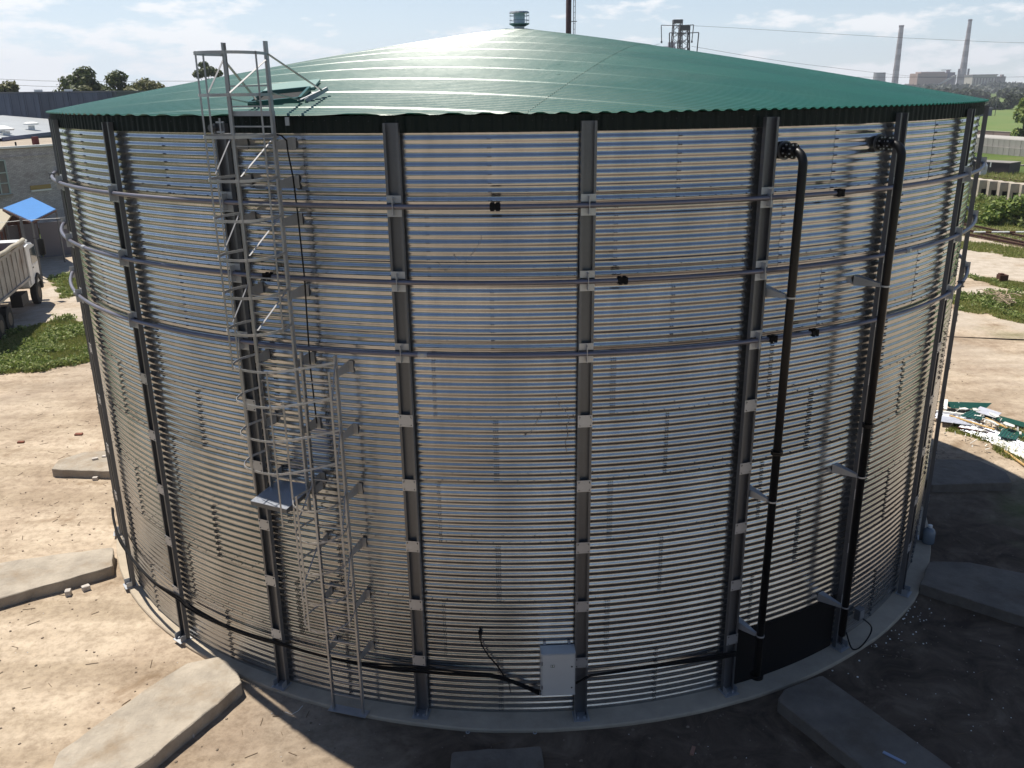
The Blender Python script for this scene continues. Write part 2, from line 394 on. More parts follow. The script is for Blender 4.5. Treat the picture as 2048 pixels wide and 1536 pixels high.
for i in range(i0, -i0 + 1):
    w0, w1 = i * SW, (i + 1) * SW
    ws = []
    k = 0
    base = w0 - ((w0 / PITCH + 0.36) % 1.0) * PITCH
    w = base
    while w < w1 + PITCH:
        for p_ in ps:
            x = w + p_ * PITCH
            if w0 - 1e-6 <= x <= w1 + 1e-6: ws.append(x)
        w += PITCH
    ws = [max(w0, -RE + 1e-4)] + [x for x in ws if -RE < x < RE and w0 + 1e-4 < x < w1 - 1e-4] + [min(w1 + 0.02, RE - 1e-4)]
    if ws[-1] <= ws[0] or w0 > RE or w1 < -RE: continue
    for side in (0, 1):
        b = MB(); nu = 32; ok = False
        for w in ws:
            hl = math.sqrt(max(0, RE * RE - w * w)); su = max(-hl, min(hl, seam_u(w)))
            ua, ub = (-hl, min(hl, su + (0.05 if su < hl else 0))) if side == 0 else (su, hl)
            if ub - ua > 0.02: ok = True
            for j in range(nu + 1):
                u = ua + (ub - ua) * j / nu; x = UX.x * u + WX.x * w; y = UX.y * u + WX.y * w
                b.v.append((x, y, zcone(math.hypot(x, y)) + rprof(w) + (0.0055 if side == 0 else 0.0) + (0.001 + 0.002 * ((i * 7) % 5) / 4) * (w - w0) / SW))
        if not ok: continue
        for a in range(len(ws) - 1):
            for j in range(nu): q = a * (nu + 1) + j; b.f.append((q, q + nu + 1, q + nu + 2, q + 1))
        b.build('roof_sheet', M_roof, tank)
# dried paint specks / droppings and screws on the roof
b = MB()
for q in range(70):
    a = random.uniform(-0.7, 0.9); r = random.uniform(2.0, 8.6); x, y = r * math.sin(a), -r * math.cos(a); p = on_roof(x, y, 0.004); s = random.uniform(0.008, 0.03)
    b.poly([p + Vector((s * math.cos(t) * random.uniform(.6, 1.4), s * math.sin(t) * random.uniform(.6, 1.4), 0)) for t in [2 * PI * k / 6 for k in range(6)]])
for (x, y) in [(0.35, -6.1), (0.45, -6.15), (0.62, -6.6), (0.66, -5.7), (0.1, -7.3), (-0.15, -7.6), (-0.3, -8.0), (0.0, -8.1)]:
    p = on_roof(x, y, 0.004); b.poly([p + Vector((0.05 * math.cos(t), 0.03 * math.sin(t), 0)) for t in [2 * PI * k / 6 for k in range(6)]])
b.build('white_specks', M_white, tank, kind='stuff')

# roof vent
v = MB(); v.tube([(0.1, 0, 10.08), (0.1, 0, 10.22)], 0.11, 16); v.tube([(0.1, 0, 10.20), (0.1, 0, 10.24), (0.1, 0, 10.26)], [0.13, 0.21, 0.215], 16)
vent = v.build('roof_vent', M_galvb, tank)
v = MB(); v.tube([(0.1, 0, 10.46), (0.1, 0, 10.49)], [0.215, 0.20], 16); v.build('vent_cap', M_galvb, vent)
v = MB()
for q in range(9):
    a = 2 * PI * q / 9; v.bar((0.1 + 0.205 * math.cos(a), 0.205 * math.sin(a), 10.26), (0.1 + 0.205 * math.cos(a), 0.205 * math.sin(a), 10.47), 0.015, 0.006)
for z in (10.32, 10.41): v.tube([(0.1 + 0.205 * math.cos(2 * PI * q / 16), 0.205 * math.sin(2 * PI * q / 16), z) for q in range(16)], 0.006, 5, closed=True)
v.build('vent_cage', M_galvb, vent)
v = MB(); v.tube([(0.1, 0, 10.26), (0.1, 0, 10.46)], 0.12, 12); v.build('vent_throat', mat('blue_grey_galvanised', (0.66, 0.70, 0.76), rough=0.5), vent)

M_lid = mat('pale_lid', (0.25, 0.36, 0.30), rough=0.35)
# hatch on the roof: frame, dark opening, lid laid open
hc = Vector((-3.18, -7.55)); hb = MB(); hx = Vector((1, 0.05)).normalized(); hy = Vector((-0.05, 1)).normalized()
def HP(a, c, z): q = hc + hx * a + hy * c; return Vector((q.x, q.y, 0)) + Vector((0, 0, zcone(q.length) + 0.016 + z))
hw = 0.33; hl2 = 0.40; hh = 0.075
for s in (-1, 1):
    hb.hexa([HP(s * hw - 0.02, -hl2, -0.03), HP(s * hw + 0.02, -hl2, -0.03), HP(s * hw + 0.02, hl2, -0.03), HP(s * hw - 0.02, hl2, -0.03), HP(s * hw - 0.02, -hl2, hh), HP(s * hw + 0.02, -hl2, hh), HP(s * hw + 0.02, hl2, hh), HP(s * hw - 0.02, hl2, hh)])
    hb.hexa([HP(-hw + .021, s * hl2 - 0.02, -0.03), HP(hw - .021, s * hl2 - 0.02, -0.03), HP(hw - .021, s * hl2 + 0.02, -0.03), HP(-hw + .021, s * hl2 + 0.02, -0.03), HP(-hw + .021, s * hl2 - 0.02, hh - .002), HP(hw - .021, s * hl2 - 0.02, hh - .002), HP(hw - .021, s * hl2 + 0.02, hh - .002), HP(-hw + .021, s * hl2 + 0.02, hh - .002)])
hatch = hb.build('hatch_frame', M_hatch, tank)
b = MB(); b.hexa([HP(-hw, -hl2, 0.003), HP(hw, -hl2, 0.003), HP(hw, hl2, 0.003), HP(-hw, hl2, 0.003), HP(-hw, -hl2, 0.02), HP(hw, -hl2, 0.02), HP(hw, hl2, 0.02), HP(-hw, hl2, 0.02)]); b.build('hatch_opening', M_dark, hatch)
b = MB(); b.hexa([HP(-hw - .02, hl2 + .05, 0.02), HP(hw + .05, hl2 + .05, 0.02), HP(hw + .05, hl2 + .72, 0.02), HP(-hw - .02, hl2 + .72, 0.02), HP(-hw - .02, hl2 + .05, 0.05), HP(hw + .05, hl2 + .05, 0.05), HP(hw + .05, hl2 + .72, 0.06), HP(-hw - .02, hl2 + .72, 0.06)]); b.build('hatch_lid', M_lid, hatch)

# concrete ring under the wall
b = MB(); nn = 144; prev = None; rings = []
for i in range(nn):
    th = 360 * i / nn; t2 = (th + 180) % 360 - 180
    ro = 9.24 + (0.17 * min(1, max(0, (t2 + 35) / 30))) + random.uniform(-0.006, 0.006)
    if t2 > 50: ro = 9.40 - 0.1 * min(1, (t2 - 50) / 20)
    i_ = len(b.v); b.v += [tuple(cyl(th, 8.9, 0.0)), tuple(cyl(th, ro - 0.015, 0.0)), tuple(cyl(th, ro, -0.02)), tuple(cyl(th, ro, -0.15))]
for i in range(nn):
    j = (i + 1) % nn
    for q in range(3): b.f.append((i * 4 + q, i * 4 + q + 1, j * 4 + q + 1, j * 4 + q))
b.build('concrete_ring', M_apron, kind='structure')
# lower closing dark patch (black rubber sheet over an opening)
b = MB(); n = 14
for z in (0.005, 0.985):
    for j in range(n + 1): b.v.append(tuple(cyl(21.5 + (34.95 - 21.5) * j / n, 9.066, z)))
for z in (0.005, 0.985):
    for j in range(n + 1): b.v.append(tuple(cyl(21.5 + (34.95 - 21.5) * j / n, 9.058, z)))
m_ = n + 1
for j in range(n): b.f.append((j, j + 1, m_ + j + 1, m_ + j))
for j in range(n): b.f.append((m_ + j, m_ + j + 1, 3 * m_ + j + 1, 3 * m_ + j))
b.build('black_cover_sheet', M_rubber, tank)

# ------------------------------------------------------------------ LADDERS
class Frame:
    def __init__(s, th, r): s.o = cyl(th, r); s.n = cyl(th, 1.0); s.t = Vector((math.cos(R_(th)), math.sin(R_(th)), 0))
    def p(s, a, c, z): return s.o + s.t * a + s.n * c + Vector((0, 0, z))       # a sideways (right), c outwards
def rail(F, a, z0, z1):
    b = MB(); s = 1 if a > 0 else -1
    c = (F.p(a, 0.0, z0) + F.p(a, 0.0, z1)) / 2
    b.box(c, (0.006, 0.05, z1 - z0), (F.t, F.n, Vector((0, 0, 1))))
    b.box(c + F.n * 0.028 - F.t * s * 0.014, (0.026, 0.005, z1 - z0), (F.t, F.n, Vector((0, 0, 1))))
    b.box(c - F.n * 0.028 - F.t * s * 0.014, (0.026, 0.005, z1 - z0), (F.t, F.n, Vector((0, 0, 1))))
    return b
def rung(F, hw_, z, mesh=None):
    b = MB(); b.box(F.p(0, 0, z), (2 * hw_ - 0.012, 0.028, 0.016), (F.t, F.n, Vector((0, 0, 1)))); return b
def bracket(F, a, z, rr):
    b = MB(); d = rr - (RW + 0.012); s = 1 if a > 0 else -1; az = 0.004
    p0, p1 = F.p(a + s * 0.012, 0.02, z), F.p(a + s * 0.012, -d, z)
    Z = Vector((0, 0, 1)); X = F.t * s * az
    b.hexa([p0 - Z * 0.045, p0 - Z * 0.045 + X, p1 - Z * 0.08 + X, p1 - Z * 0.08, p0 + Z * 0.045, p0 + Z * 0.045 + X, p1 + Z * 0.08 + X, p1 + Z * 0.08])
    b.hexa([p1 - Z * 0.08, p1 - Z * 0.08 + F.t * s * 0.07, p1 - Z * 0.08 + F.t * s * 0.07 + F.n * 0.005, p1 - Z * 0.08 + F.n * 0.005, p1 + Z * 0.08, p1 + Z * 0.08 + F.t * s * 0.07, p1 + Z * 0.08 + F.t * s * 0.07 + F.n * 0.005, p1 + Z * 0.08 + F.n * 0.005])
    return b
def smooth_poly(pts, sub=4):
    out_ = []
    n = len(pts)
    for i in range(n - 1):
        p0 = pts[max(i - 1, 0)]; p1 = pts[i]; p2 = pts[i + 1]; p3 = pts[min(i + 2, n - 1)]
        for k in range(sub):
            t = k / sub
            out_.append(tuple(0.5 * (2 * b_ + (c_ - a_) * t + (2 * a_ - 5 * b_ + 4 * c_ - d_) * t * t + (-a_ + 3 * b_ - 3 * c_ + d_) * t ** 3) for a_, b_, c_, d_ in zip(p0, p1, p2, p3)))
    out_.append(tuple(pts[-1])); return out_
def hoop(F, prof, z, w=0.04, t=0.006, sub=4):
    pts = smooth_poly(prof, sub) if sub > 1 else prof; b = MB(); P = [F.p(a, c, z) for a, c in pts]
    i0_ = len(b.v)
    for i, p in enumerate(P):
        tg = (P[min(i + 1, len(P) - 1)] - P[max(i - 1, 0)]).normalized(); nn_ = Vector((-tg.y, tg.x, 0)) * t / 2; Z = Vector((0, 0, w / 2))
        b.v += [tuple(p - nn_ - Z), tuple(p + nn_ - Z), tuple(p + nn_ + Z), tuple(p - nn_ + Z)]
    for i in range(len(P) - 1):
        a = i0_ + i * 4
        for k in range(4): b.f.append((a + k, a + (k + 1) % 4, a + 4 + (k + 1) % 4, a + 4 + k))
    b.f.append((i0_, i0_ + 3, i0_ + 2, i0_ + 1)); e_ = i0_ + (len(P) - 1) * 4; b.f.append((e_, e_ + 1, e_ + 2, e_ + 3)); return b

FU = Frame(-20.25, 9.36); HU = 0.315
up = thing('upper_ladder', 'upper caged steel ladder rising past the eave to the roof hatch', 'ladder')
for a in (-HU, HU): rail(FU, a, 3.30, 9.50).build('rail', M_lad, up)
z = 3.55
while z < 9.2: rung(FU, HU, z).build('rung', M_lad, up); z += 0.237
PR = [(-HU, 0.02), (-0.37, 0.30), (-0.30, 0.56), (-0.11, 0.69), (0.11, 0.69), (0.30, 0.56), (0.37, 0.30), (HU, 0.02)]
for z in (9.36, 8.90, 8.43, 7.93, 7.46, 6.99, 6.52, 6.05): hoop(FU, PR, z, 0.034).build('hoop', M_lad, up)
PW = [(-HU, 0.02), (-0.37, 0.30), (-0.26, 0.58), (0.05, 0.69), (0.35, 0.66), (0.60, 0.45), (0.92, 0.03)]
for z in (5.58, 5.11, 4.64, 4.18): hoop(FU, PW, z, 0.030, sub=3).build('hoop', M_galvb, up)
for a, c, z0, z1 in ((-0.372, 0.30, 4.0, 9.38), (-0.20, 0.645, 5.56, 9.38), (0.20, 0.645, 5.56, 9.38), (0.372, 0.30, 6.0, 9.38), (-0.05, 0.675, 3.9, 5.6), (0.33, 0.672, 3.4, 5.6)):
    b = MB(); b.box(FU.p(a, c + 0.006, (z0 + z1) / 2), (0.023, 0.006, z1 - z0), (FU.t, FU.n, Vector((0, 0, 1)))); b.build('cage_strap', M_lad, up)
for z in (8.31, 7.84, 7.37, 6.43, 5.50, 4.55, 3.72):
    for a in (-HU, HU): bracket(FU, a, z, 9.36).build('wall_bracket', M_lad, up)
for a, z0 in ((-HU, 9.30), (HU, 9.30)):
    for zt, zb, ao in ((9.30, 8.92, -0.03),):
        b = MB(); s = -1
        b.bar(FU.p(a, 0.02, zt), FU.p(a - (0.055 if a < 0 else 0.115), 0.30 if a < 0 else 0.64, zb), 0.022, 0.006, FU.n); b.build('cage_brace', M_brace, up)
for z0 in (7.98, 7.04, 6.1):
    for a in (-HU, HU): b = MB(); b.bar(FU.p(a, 0.03, z0 + 0.42), FU.p(a - (0.05 if a < 0 else 0.11), 0.34 if a < 0 else 0.6, z0), 0.018, 0.005, FU.n); b.build('cage_brace', M_brace, up)
# handrails over to the hatch
h = []
for (pa, pb) in (((HU, 0.0, 9.36), on_roof(-2.56, -7.75, 0.10)), ((-HU, 0.0, 9.30), on_roof(-3.36, -7.98, 0.06)), ((HU, 0.0, 8.92), on_roof(-2.80, -8.02, 0.05)), ((-HU, 0.0, 8.86), on_roof(-3.40, -8.02, 0.05))):
    b = MB(); b.bar(FU.p(*pa), pb, 0.035, 0.008); b.build('handrail', M_lad, up)
b = MB(); b.bar(on_roof(-2.56, -7.70, 0.11), on_roof(-2.82, -8.06, 0.05), 0.04, 0.01); b.bar(on_roof(-2.52, -7.62, 0.10), on_roof(-2.75, -7.95, 0.02), 0.03, 0.05); b.build('handrail_foot', M_lad, up)
b = MB(); b.bar(FU.p(-HU, -0.03, 8.68), FU.p(HU, -0.03, 8.68), 0.03, 0.06); b.build('step_over', M_galvb, up)
b = MB(); b.bar(FU.p(-HU - 0.10, 0.0, 8.42), FU.p(HU + 0.02, 0.0, 8.42), 0.10, 0.05); b.build('top_cross_member', M_lad, up)
# platform
pl = thing('rest_platform', 'small tread plate platform halfway up, between the two ladders', 'platform')
Z = Vector((0, 0, 1)); c0, c1, c2, c3 = Vector((-3.70, -9.10, 3.6)), Vector((-3.14, -9.37, 3.6)), Vector((-2.93, -8.60, 3.6)), Vector((-3.50, -8.42, 3.6))
M_tread = mat('tread_plate', (0.50, 0.53, 0.60), rough=0.38, metal=0.75, var=0.1)
b = MB(); b.hexa([c0 - Z * 0.006, c1 - Z * 0.006, c2 - Z * 0.006, c3 - Z * 0.006, c0, c1, c2, c3]); b.build('deck', M_tread, pl)
b = MB(); X_ = (c1 - c0); Y_ = (c3 - c0)
for i in range(16):
    for j in range(20):
        p = c0 + X_ * ((i + 0.5) / 16) + Y_ * ((j + 0.5) / 20); d = (X_.normalized() * (1 if (i + j) % 2 else -1) + Y_.normalized()).normalized() * 0.014
        s_ = Vector((-d.y, d.x, 0)) * 0.3; b.hexa([p - d, p + s_, p + d, p - s_] + [p - d * .6 + Z * .004, p + s_ * .6 + Z * .004, p + d * .6 + Z * .004, p - s_ * .6 + Z * .004])
b.build('tread_studs', M_galvb, pl, kind='stuff')
for p, q in ((c0, c1), (c1, c2), (c3, c0)): b = MB(); b.bar(p - Z * 0.036, q - Z * 0.036, 0.006, 0.06, (0, 0, 1)); b.build('edge_angle', M_galv, pl)
for p, q in ((c0, c3), (c1, c2)): b = MB(); b.bar(p.lerp(q, 0.15) - Z * 0.07, q.lerp(p, 0.0) - Z * 0.42, 0.02, 0.03); b.build('support_strut', M_galv, pl)

FL = Frame(-16.3, 9.36); HL = 0.26
lo = thing('lower_ladder', 'lower steel ladder standing on the ground ring with open safety cage', 'ladder')
for a in (-HL, HL): rail(FL, a, 0.0, 5.66).build('rail', M_lad, lo)
z = 0.28
while z < 5.5: rung(FL, HL, z).build('rung', M_lad, lo); z += 0.237
b = MB(); b.box(FL.p(0, 0.0, 0.012), (0.62, 0.16, 0.012), (FL.t, FL.n, Z)); b.build('foot_plate', M_galvb, lo)
PL = [(-HL, 0.02), (-0.34, 0.40), (-0.12, 0.66), (0.14, 0.66), (0.34, 0.36), (HL, 0.02)]
for z in (3.70, 3.23, 2.76, 2.29, 1.86): hoop(FL, PL, z, 0.028, sub=2).build('hoop', M_lad, lo)
for a, c, z0, z1 in ((-0.34, 0.40, 1.75, 5.1), (-0.12, 0.665, 1.84, 3.9), (0.14, 0.665, 1.84, 3.9), (0.34, 0.36, 1.8, 5.55)):
    b = MB(); b.box(FL.p(a, c + 0.006, (z0 + z1) / 2), (0.028, 0.006, z1 - z0), (FL.t, FL.n, Z)); b.build('cage_strap', M_lad, lo)
for z in (5.20, 4.28, 3.36, 2.4):
    b = MB(); b.bar(FL.p(HL, 0.03, z + 0.38), FL.p(0.335, 0.33, z - 0.05), 0.018, 0.005, FL.n); b.build('cage_brace', M_brace, lo)
    if z < 4: b = MB(); b.bar(FL.p(-HL, 0.03, z + 0.38), FL.p(-0.335, 0.37, z - 0.05), 0.018, 0.005, FL.n); b.build('cage_brace', M_brace, lo)
for z in (5.42, 4.52, 3.62, 2.76, 1.90, 1.02):
    for a in ((-HL, HL) if z < 3.7 else (HL,)): bracket(FL, a, z, 9.36).build('wall_bracket', M_lad, lo)

# scuffs and chalky scribbles left on the sheets
b = MB()
def scuff(pts, w):
    P_ = [cyl(a, RW + AMP + 0.0045, z_) for a, z_ in smooth_poly(pts, 5)]
    for i in range(len(P_) - 1):
        if i % 4 == 3: continue
        d = (P_[i + 1] - P_[i]).normalized(); nn_ = cyl(math.degrees(math.atan2(P_[i].x, -P_[i].y)), 1).cross(d).normalized() * w * random.uniform(.25, .8); b.quad(P_[i] - nn_, P_[i + 1] - nn_, P_[i + 1] + nn_, P_[i] + nn_)
scuff([(3.2, 5.08), (3.35, 4.95), (3.9, 4.85), (4.3, 4.72), (4.1, 4.62), (4.2, 4.5), (4.0, 4.38), (4.1, 4.25)], 0.008); scuff([(0.4, 4.50), (1.0, 4.55), (1.6, 4.72), (2.0, 4.86)], 0.006)
scuff([(-5.1, 6.95), (-4.3, 6.85), (-3.4, 7.0), (-2.9, 7.12), (-2.8, 7.2)], 0.005); scuff([(-6.4, 6.85), (-5.8, 6.75), (-5.3, 6.8)], 0.005); scuff([(25.5, 4.9), (26.1, 4.8), (26.6, 4.82)], 0.006)
b.build('scuff_marks', mat('grey_scuff', (0.24, 0.235, 0.24), rough=0.6, metal=.5), tank, kind='stuff')

# hanging cable next to the upper ladder
b = MB(); b.tube([cyl(-18.6, 9.38, 8.45), cyl(-17.9, 9.33, 8.42), cyl(-17.62, 9.30, 8.36), cyl(-17.9, 9.22, 8.22), cyl(-17.72, 9.2, 7.9), cyl(-17.6, 9.2, 7.45), cyl(-17.5, 9.2, 6.6), cyl(-17.62, 9.2, 6.0), cyl(-17.7, 9.2, 5.4), cyl(-17.6, 9.19, 4.6)], 0.011, 6)
tag(b.build('hanging_cable', M_rubber, smooth=True), 'thin black cable hanging down the wall beside the upper ladder', 'cable')
b = MB(); c = cyl(-18.1, 9.12, 8.58); b.box(c, (0.05, 0.03, 0.10)); tag(b.build('junction_box', M_galvb), 'tiny pale junction box on the dark fascia beside the ladder', 'box')
fl = thing('sampling_valve', 'small grey valve with cross handle on the fascia left of the ladder', 'valve')
b = MB(); b.tube([cyl(-25.2, 9.10, 8.50), cyl(-25.2, 9.20, 8.50)], 0.045, 10); b.build('body', M_galv, fl)
b = MB(); b.bar(cyl(-24.3, 9.17, 8.42), cyl(-24.3, 9.17, 8.62), 0.02, 0.02); b.bar(cyl(-24.7, 9.17, 8.57), cyl(-23.9, 9.17, 8.57), 0.02, 0.02); b.bar(cyl(-24.7, 9.17, 8.45), cyl(-23.9, 9.17, 8.45), 0.02, 0.02); b.build('handle', M_galvb, fl)

# ------------------------------------------------------------------ cable bundle round the foot
bu = thing('cable_bundle', 'sagging bundle of black cables strapped round the foot of the tank', 'cables')
for q in range(5):
    b = MB(); pts = []
    for i in range(121):
        th = -66 + (1.6 + 66) * i / 120
        z = 0.80 + 0.012 * math.sin(th * 0.24 + q) + (0.02 * q - 0.04) * (0.6 + 0.4 * math.sin(th * 0.42 + q * 1.3)) - 0.035 * math.sin(PI * (((th - TH0) / BAY) % 1.0))
        if th < -38: z += 0.05
        if th > -3: z -= 0.30 * ((th + 3) / 4.6) ** 1.5
        pts.append(cyl(th, 9.185 + 0.012 * math.sin(q * 2.1 + th * 0.3), z))
    b.tube(pts, 0.015, 6); b.build('cable', M_rubber, bu, smooth=True)
for q in range(3):
    b = MB(); pts = []
    for i in range(40):
        th = 5.0 + (21.0 - 5.0) * i / 39; f_ = i / 39
        z = 0.70 + (q * 0.035) * f_ + 0.07 * math.sin(f_ * PI) - 0.06 * f_ - 0.10 * max(0, 1 - f_ * 12)
        pts.append(cyl(th, 9.18, z))
    b.tube(pts, 0.016, 6); b.build('cable', M_rubber, bu, smooth=True)
b = MB(); b.tube([cyl(-3.75, 9.07, 1.42), cyl(-3.78, 9.10, 1.36), cyl(-3.6, 9.12, 1.24), cyl(-3.0, 9.12, 1.06), cyl(-2.2, 9.13, 0.90), cyl(-1.4, 9.2, 0.72), cyl(0.3, 9.22, 0.58), cyl(1.6, 9.2, 0.52), cyl(2.2, 9.18, 0.46)], 0.012, 6)
b.tube([cyl(-3.75, 9.05, 1.43), cyl(-3.75, 9.11, 1.43)], 0.032, 10)
tag(b.build('sensor_cable', M_rubber, smooth=True), 'short black sensor lead dropping from the wall to the control cabinet', 'cable')
b = MB(); b.tube([cyl(-1.5, 9.15, 0.75), cyl(-1.2, 9.13, 0.6), cyl(-1.0, 9.12, 0.42)], 0.006, 5); tag(b.build('loose_wire', M_rubber), 'loose black wire end below the cable bundle left of the cabinet', 'cable')

# control cabinet
FB = Frame(3.32, 9.07)
cb = thing('control_cabinet', 'pale grey electrical cabinet mounted low on the tank wall', 'electrical cabinet')
bm = bmesh.new(); bmesh.ops.create_cube(bm, size=1)
for vv in bm.verts: a_, c_, z_ = vv.co.x * 0.49, (vv.co.y + 0.5) * 0.21, vv.co.z * 0.71 + 0.845; vv.co = FB.p(a_, c_, z_)
bmesh.ops.bevel(bm, geom=bm.edges[:], offset=0.006, segments=2, affect='EDGES'); bmesh.ops.recalc_face_normals(bm, faces=bm.faces)
me = bpy.data.meshes.new('cabinet_body'); bm.to_mesh(me); me.materials.append(M_box); link('cabinet_body', me, cb)
b = MB(); b.box(FB.p(0, 0.216, 0.845), (0.465, 0.010, 0.685), (FB.t, FB.n, Z)); door = b.build('door', M_box, cb)
for z in (0.98, 0.62): b = MB(); b.disc(FB.p(0.195, 0.224, z), 0.011, 0.010, 10, FB.n); b.build('lock', M_black, door)
b = MB(); b.box(FB.p(-0.085, 0.2225, 1.0), (0.055, 0.003, 0.045), (FB.t, FB.n, Z)); st = b.build('warning_sticker', mat('dark_green_sticker', (0.03, 0.06, 0.03), rough=0.4), door)
b = MB()
for k in range(2): b.box(FB.p(-0.098 + 0.026 * k, 0.2249, 1.007), (0.016, 0.001, 0.018), (FB.t, FB.n, Z)); b.box(FB.p(-0.098 + 0.026 * k, 0.2249, 0.988), (0.016, 0.001, 0.006), (FB.t, FB.n, Z))
b.build('sticker_marks', M_white, st)
for z in (1.05, 0.64): b = MB(); b.box(FB.p(-0.238, 0.222, z), (0.018, 0.014, 0.06), (FB.t, FB.n, Z)); b.build('hinge', M_galv, cb)
for a_ in (-0.15, -0.05, 0.05): b = MB(); b.tube([FB.p(a_, 0.10, 0.49), FB.p(a_, 0.10, 0.44)], 0.018, 8); b.build('cable_gland', M_black, cb)
for s in (-1, 1): b = MB(); b.box(FB.p(s * 0.18, -0.01, 1.235), (0.04, 0.02, 0.05), (FB.t, FB.n, Z)); b.build('mounting_lug', M_galvb, cb)

# ------------------------------------------------------------------ pipes
def black_pipe(th, zb, zt, zc, label, br):
    t = thing('riser_pipe', label, 'pipe', group='black riser pipes on the right of the tank')
    r0 = 9.45; pts = [cyl(th, r0, zb), cyl(th, r0, zt - 0.16)]
    for k in range(1, 7): a = PI / 2 * k / 6; pts.append(cyl(th, r0 - 0.16 + 0.16 * math.cos(a), zt - 0.16 + 0.16 * math.sin(a)))
    b = MB(); b.tube(pts, 0.056, 16); b.build('pipe', M_black, t, smooth=True)
    b = MB(); b.tube([cyl(th, 9.30, zt), cyl(th, 9.03, zt)], 0.056, 16); b.build('inlet_stub', M_black, t, smooth=True)
    for rr in (9.245, 9.12):
        b = MB(); c = cyl(th, rr, zt); b.disc(c, 0.10, 0.022, 24, (c.x, c.y, 0)); fl_ = b.build('flange', M_black, t)
        b = MB(); n_ = cyl(th, 1); t_ = Vector((n_.y, -n_.x, 0))
        for k in range(8):
            a = 2 * PI * (k + 0.5) / 8; c2 = c + t_ * math.cos(a) * 0.08 + Z * math.sin(a) * 0.08; b.disc(c2, 0.011, 0.055, 6, (c.x, c.y, 0))
        b.build('flange_bolts', M_galvb, fl_)
    b = MB(); b.disc(cyl(th, 9.085, zt), 0.12, 0.012, 24, (cyl(th, 1).x, cyl(th, 1).y, 0)); b.build('wall_plate', M_galv, t)
    for zz_ in (zc,):
        for dz in (-0.016, 0.016): b = MB(); b.disc(cyl(th, r0, zz_ + dz), 0.083, 0.024, 20); b.build('coupling_flange', M_black, t)
    for z_, ang in br:
        b = MB(); pw = cyl(th + ang, 9.17, z_); pw2 = cyl(th + ang, 9.05, z_); pp = cyl(th - 0.35, r0 - 0.03, z_ - 0.02)
        sd_ = Vector((math.cos(R_(th)), math.sin(R_(th)), 0))
        a0 = pw2 - sd_ * 0.09; a1 = pw2 + sd_ * 0.03
        b.hexa([a0 - Z * 0.07, a1 - Z * 0.07, pp + sd_ * 0.02 - Z * 0.02, pp - sd_ * 0.02 - Z * 0.02, a0 + Z * 0.07, a1 + Z * 0.07, pp + sd_ * 0.02 + Z * 0.03, pp - sd_ * 0.02 + Z * 0.03])
        b.build('wall_bracket', M_galvb, t)
        b = MB(); b.disc(cyl(th, r0, z_ - 0.03), 0.062, 0.022, 18); b.build('pipe_clamp', M_galvb, t)
    return t
p1 = black_pipe(22.3, 0.42, 8.14, 4.09, 'black riser pipe nearer the tank middle, from elbow under the eave to the black cover', [(6.32, -0.7), (3.37, -0.7), (1.15, -0.7)])
b = MB(); b.disc(cyl(22.3, 9.45, 0.42), 0.10, 0.025, 20); b.disc(cyl(22.3, 9.45, 0.39), 0.10, 0.02, 20); b.build('bottom_flange', M_black, p1)
p2 = black_pipe(33.05, 0.55, 8.17, 4.16, 'rightmost black riser pipe, alongside a wall stiffener down to the ground', [(6.28, -0.5), (3.36, -0.5), (1.10, -0.5)])
b = MB(); b.tube(smooth_poly([cyl(39.2, 9.10, 0.34), cyl(39.5, 9.35, 0.20), cyl(37.6, 9.40, 0.03), cyl(35.9, 9.38, 0.05), cyl(35.7, 9.25, 0.32)], 6), 0.012, 8); tag(b.build('hose_loop', M_rubber, smooth=True), 'closed loop of dark hose on the concrete ring right of the black cover', 'hose')
gb = thing('valve_box', 'small grey box fixed low on the wall at the right', 'box')
b = MB(); Fg = Frame(38.9, 9.1); b.box(Fg.p(0, 0.05, 0.42), (0.15, 0.1, 0.2), (Fg.t, Fg.n, Z)); b.build('casing', M_galv, gb)
b = MB(); b.box(Fg.p(0, 0.105, 0.42), (0.12, 0.008, 0.16), (Fg.t, Fg.n, Z)); b.build('lid', M_galvb, gb)
cn = thing('plastic_canister', 'pale translucent looking canister standing on the ring at the shaded right foot of the tank', 'canister', (8.38, -3.95, 0.0))
b = MB(); b.tube([(0, 0, 0), (0, 0, 0.02), (0, 0, 0.26), (0, 0, 0.31), (0, 0, 0.35)], [0.11, 0.12, 0.12, 0.09, 0.04], 14); b.build('body', mat('cloudy_plastic', (0.16, 0.19, 0.22), rough=0.25), cn, smooth=True)
b = MB(); b.tube([(0, 0, 0.35), (0, 0, 0.40)], 0.042, 12); b.build('cap', M_white, cn)

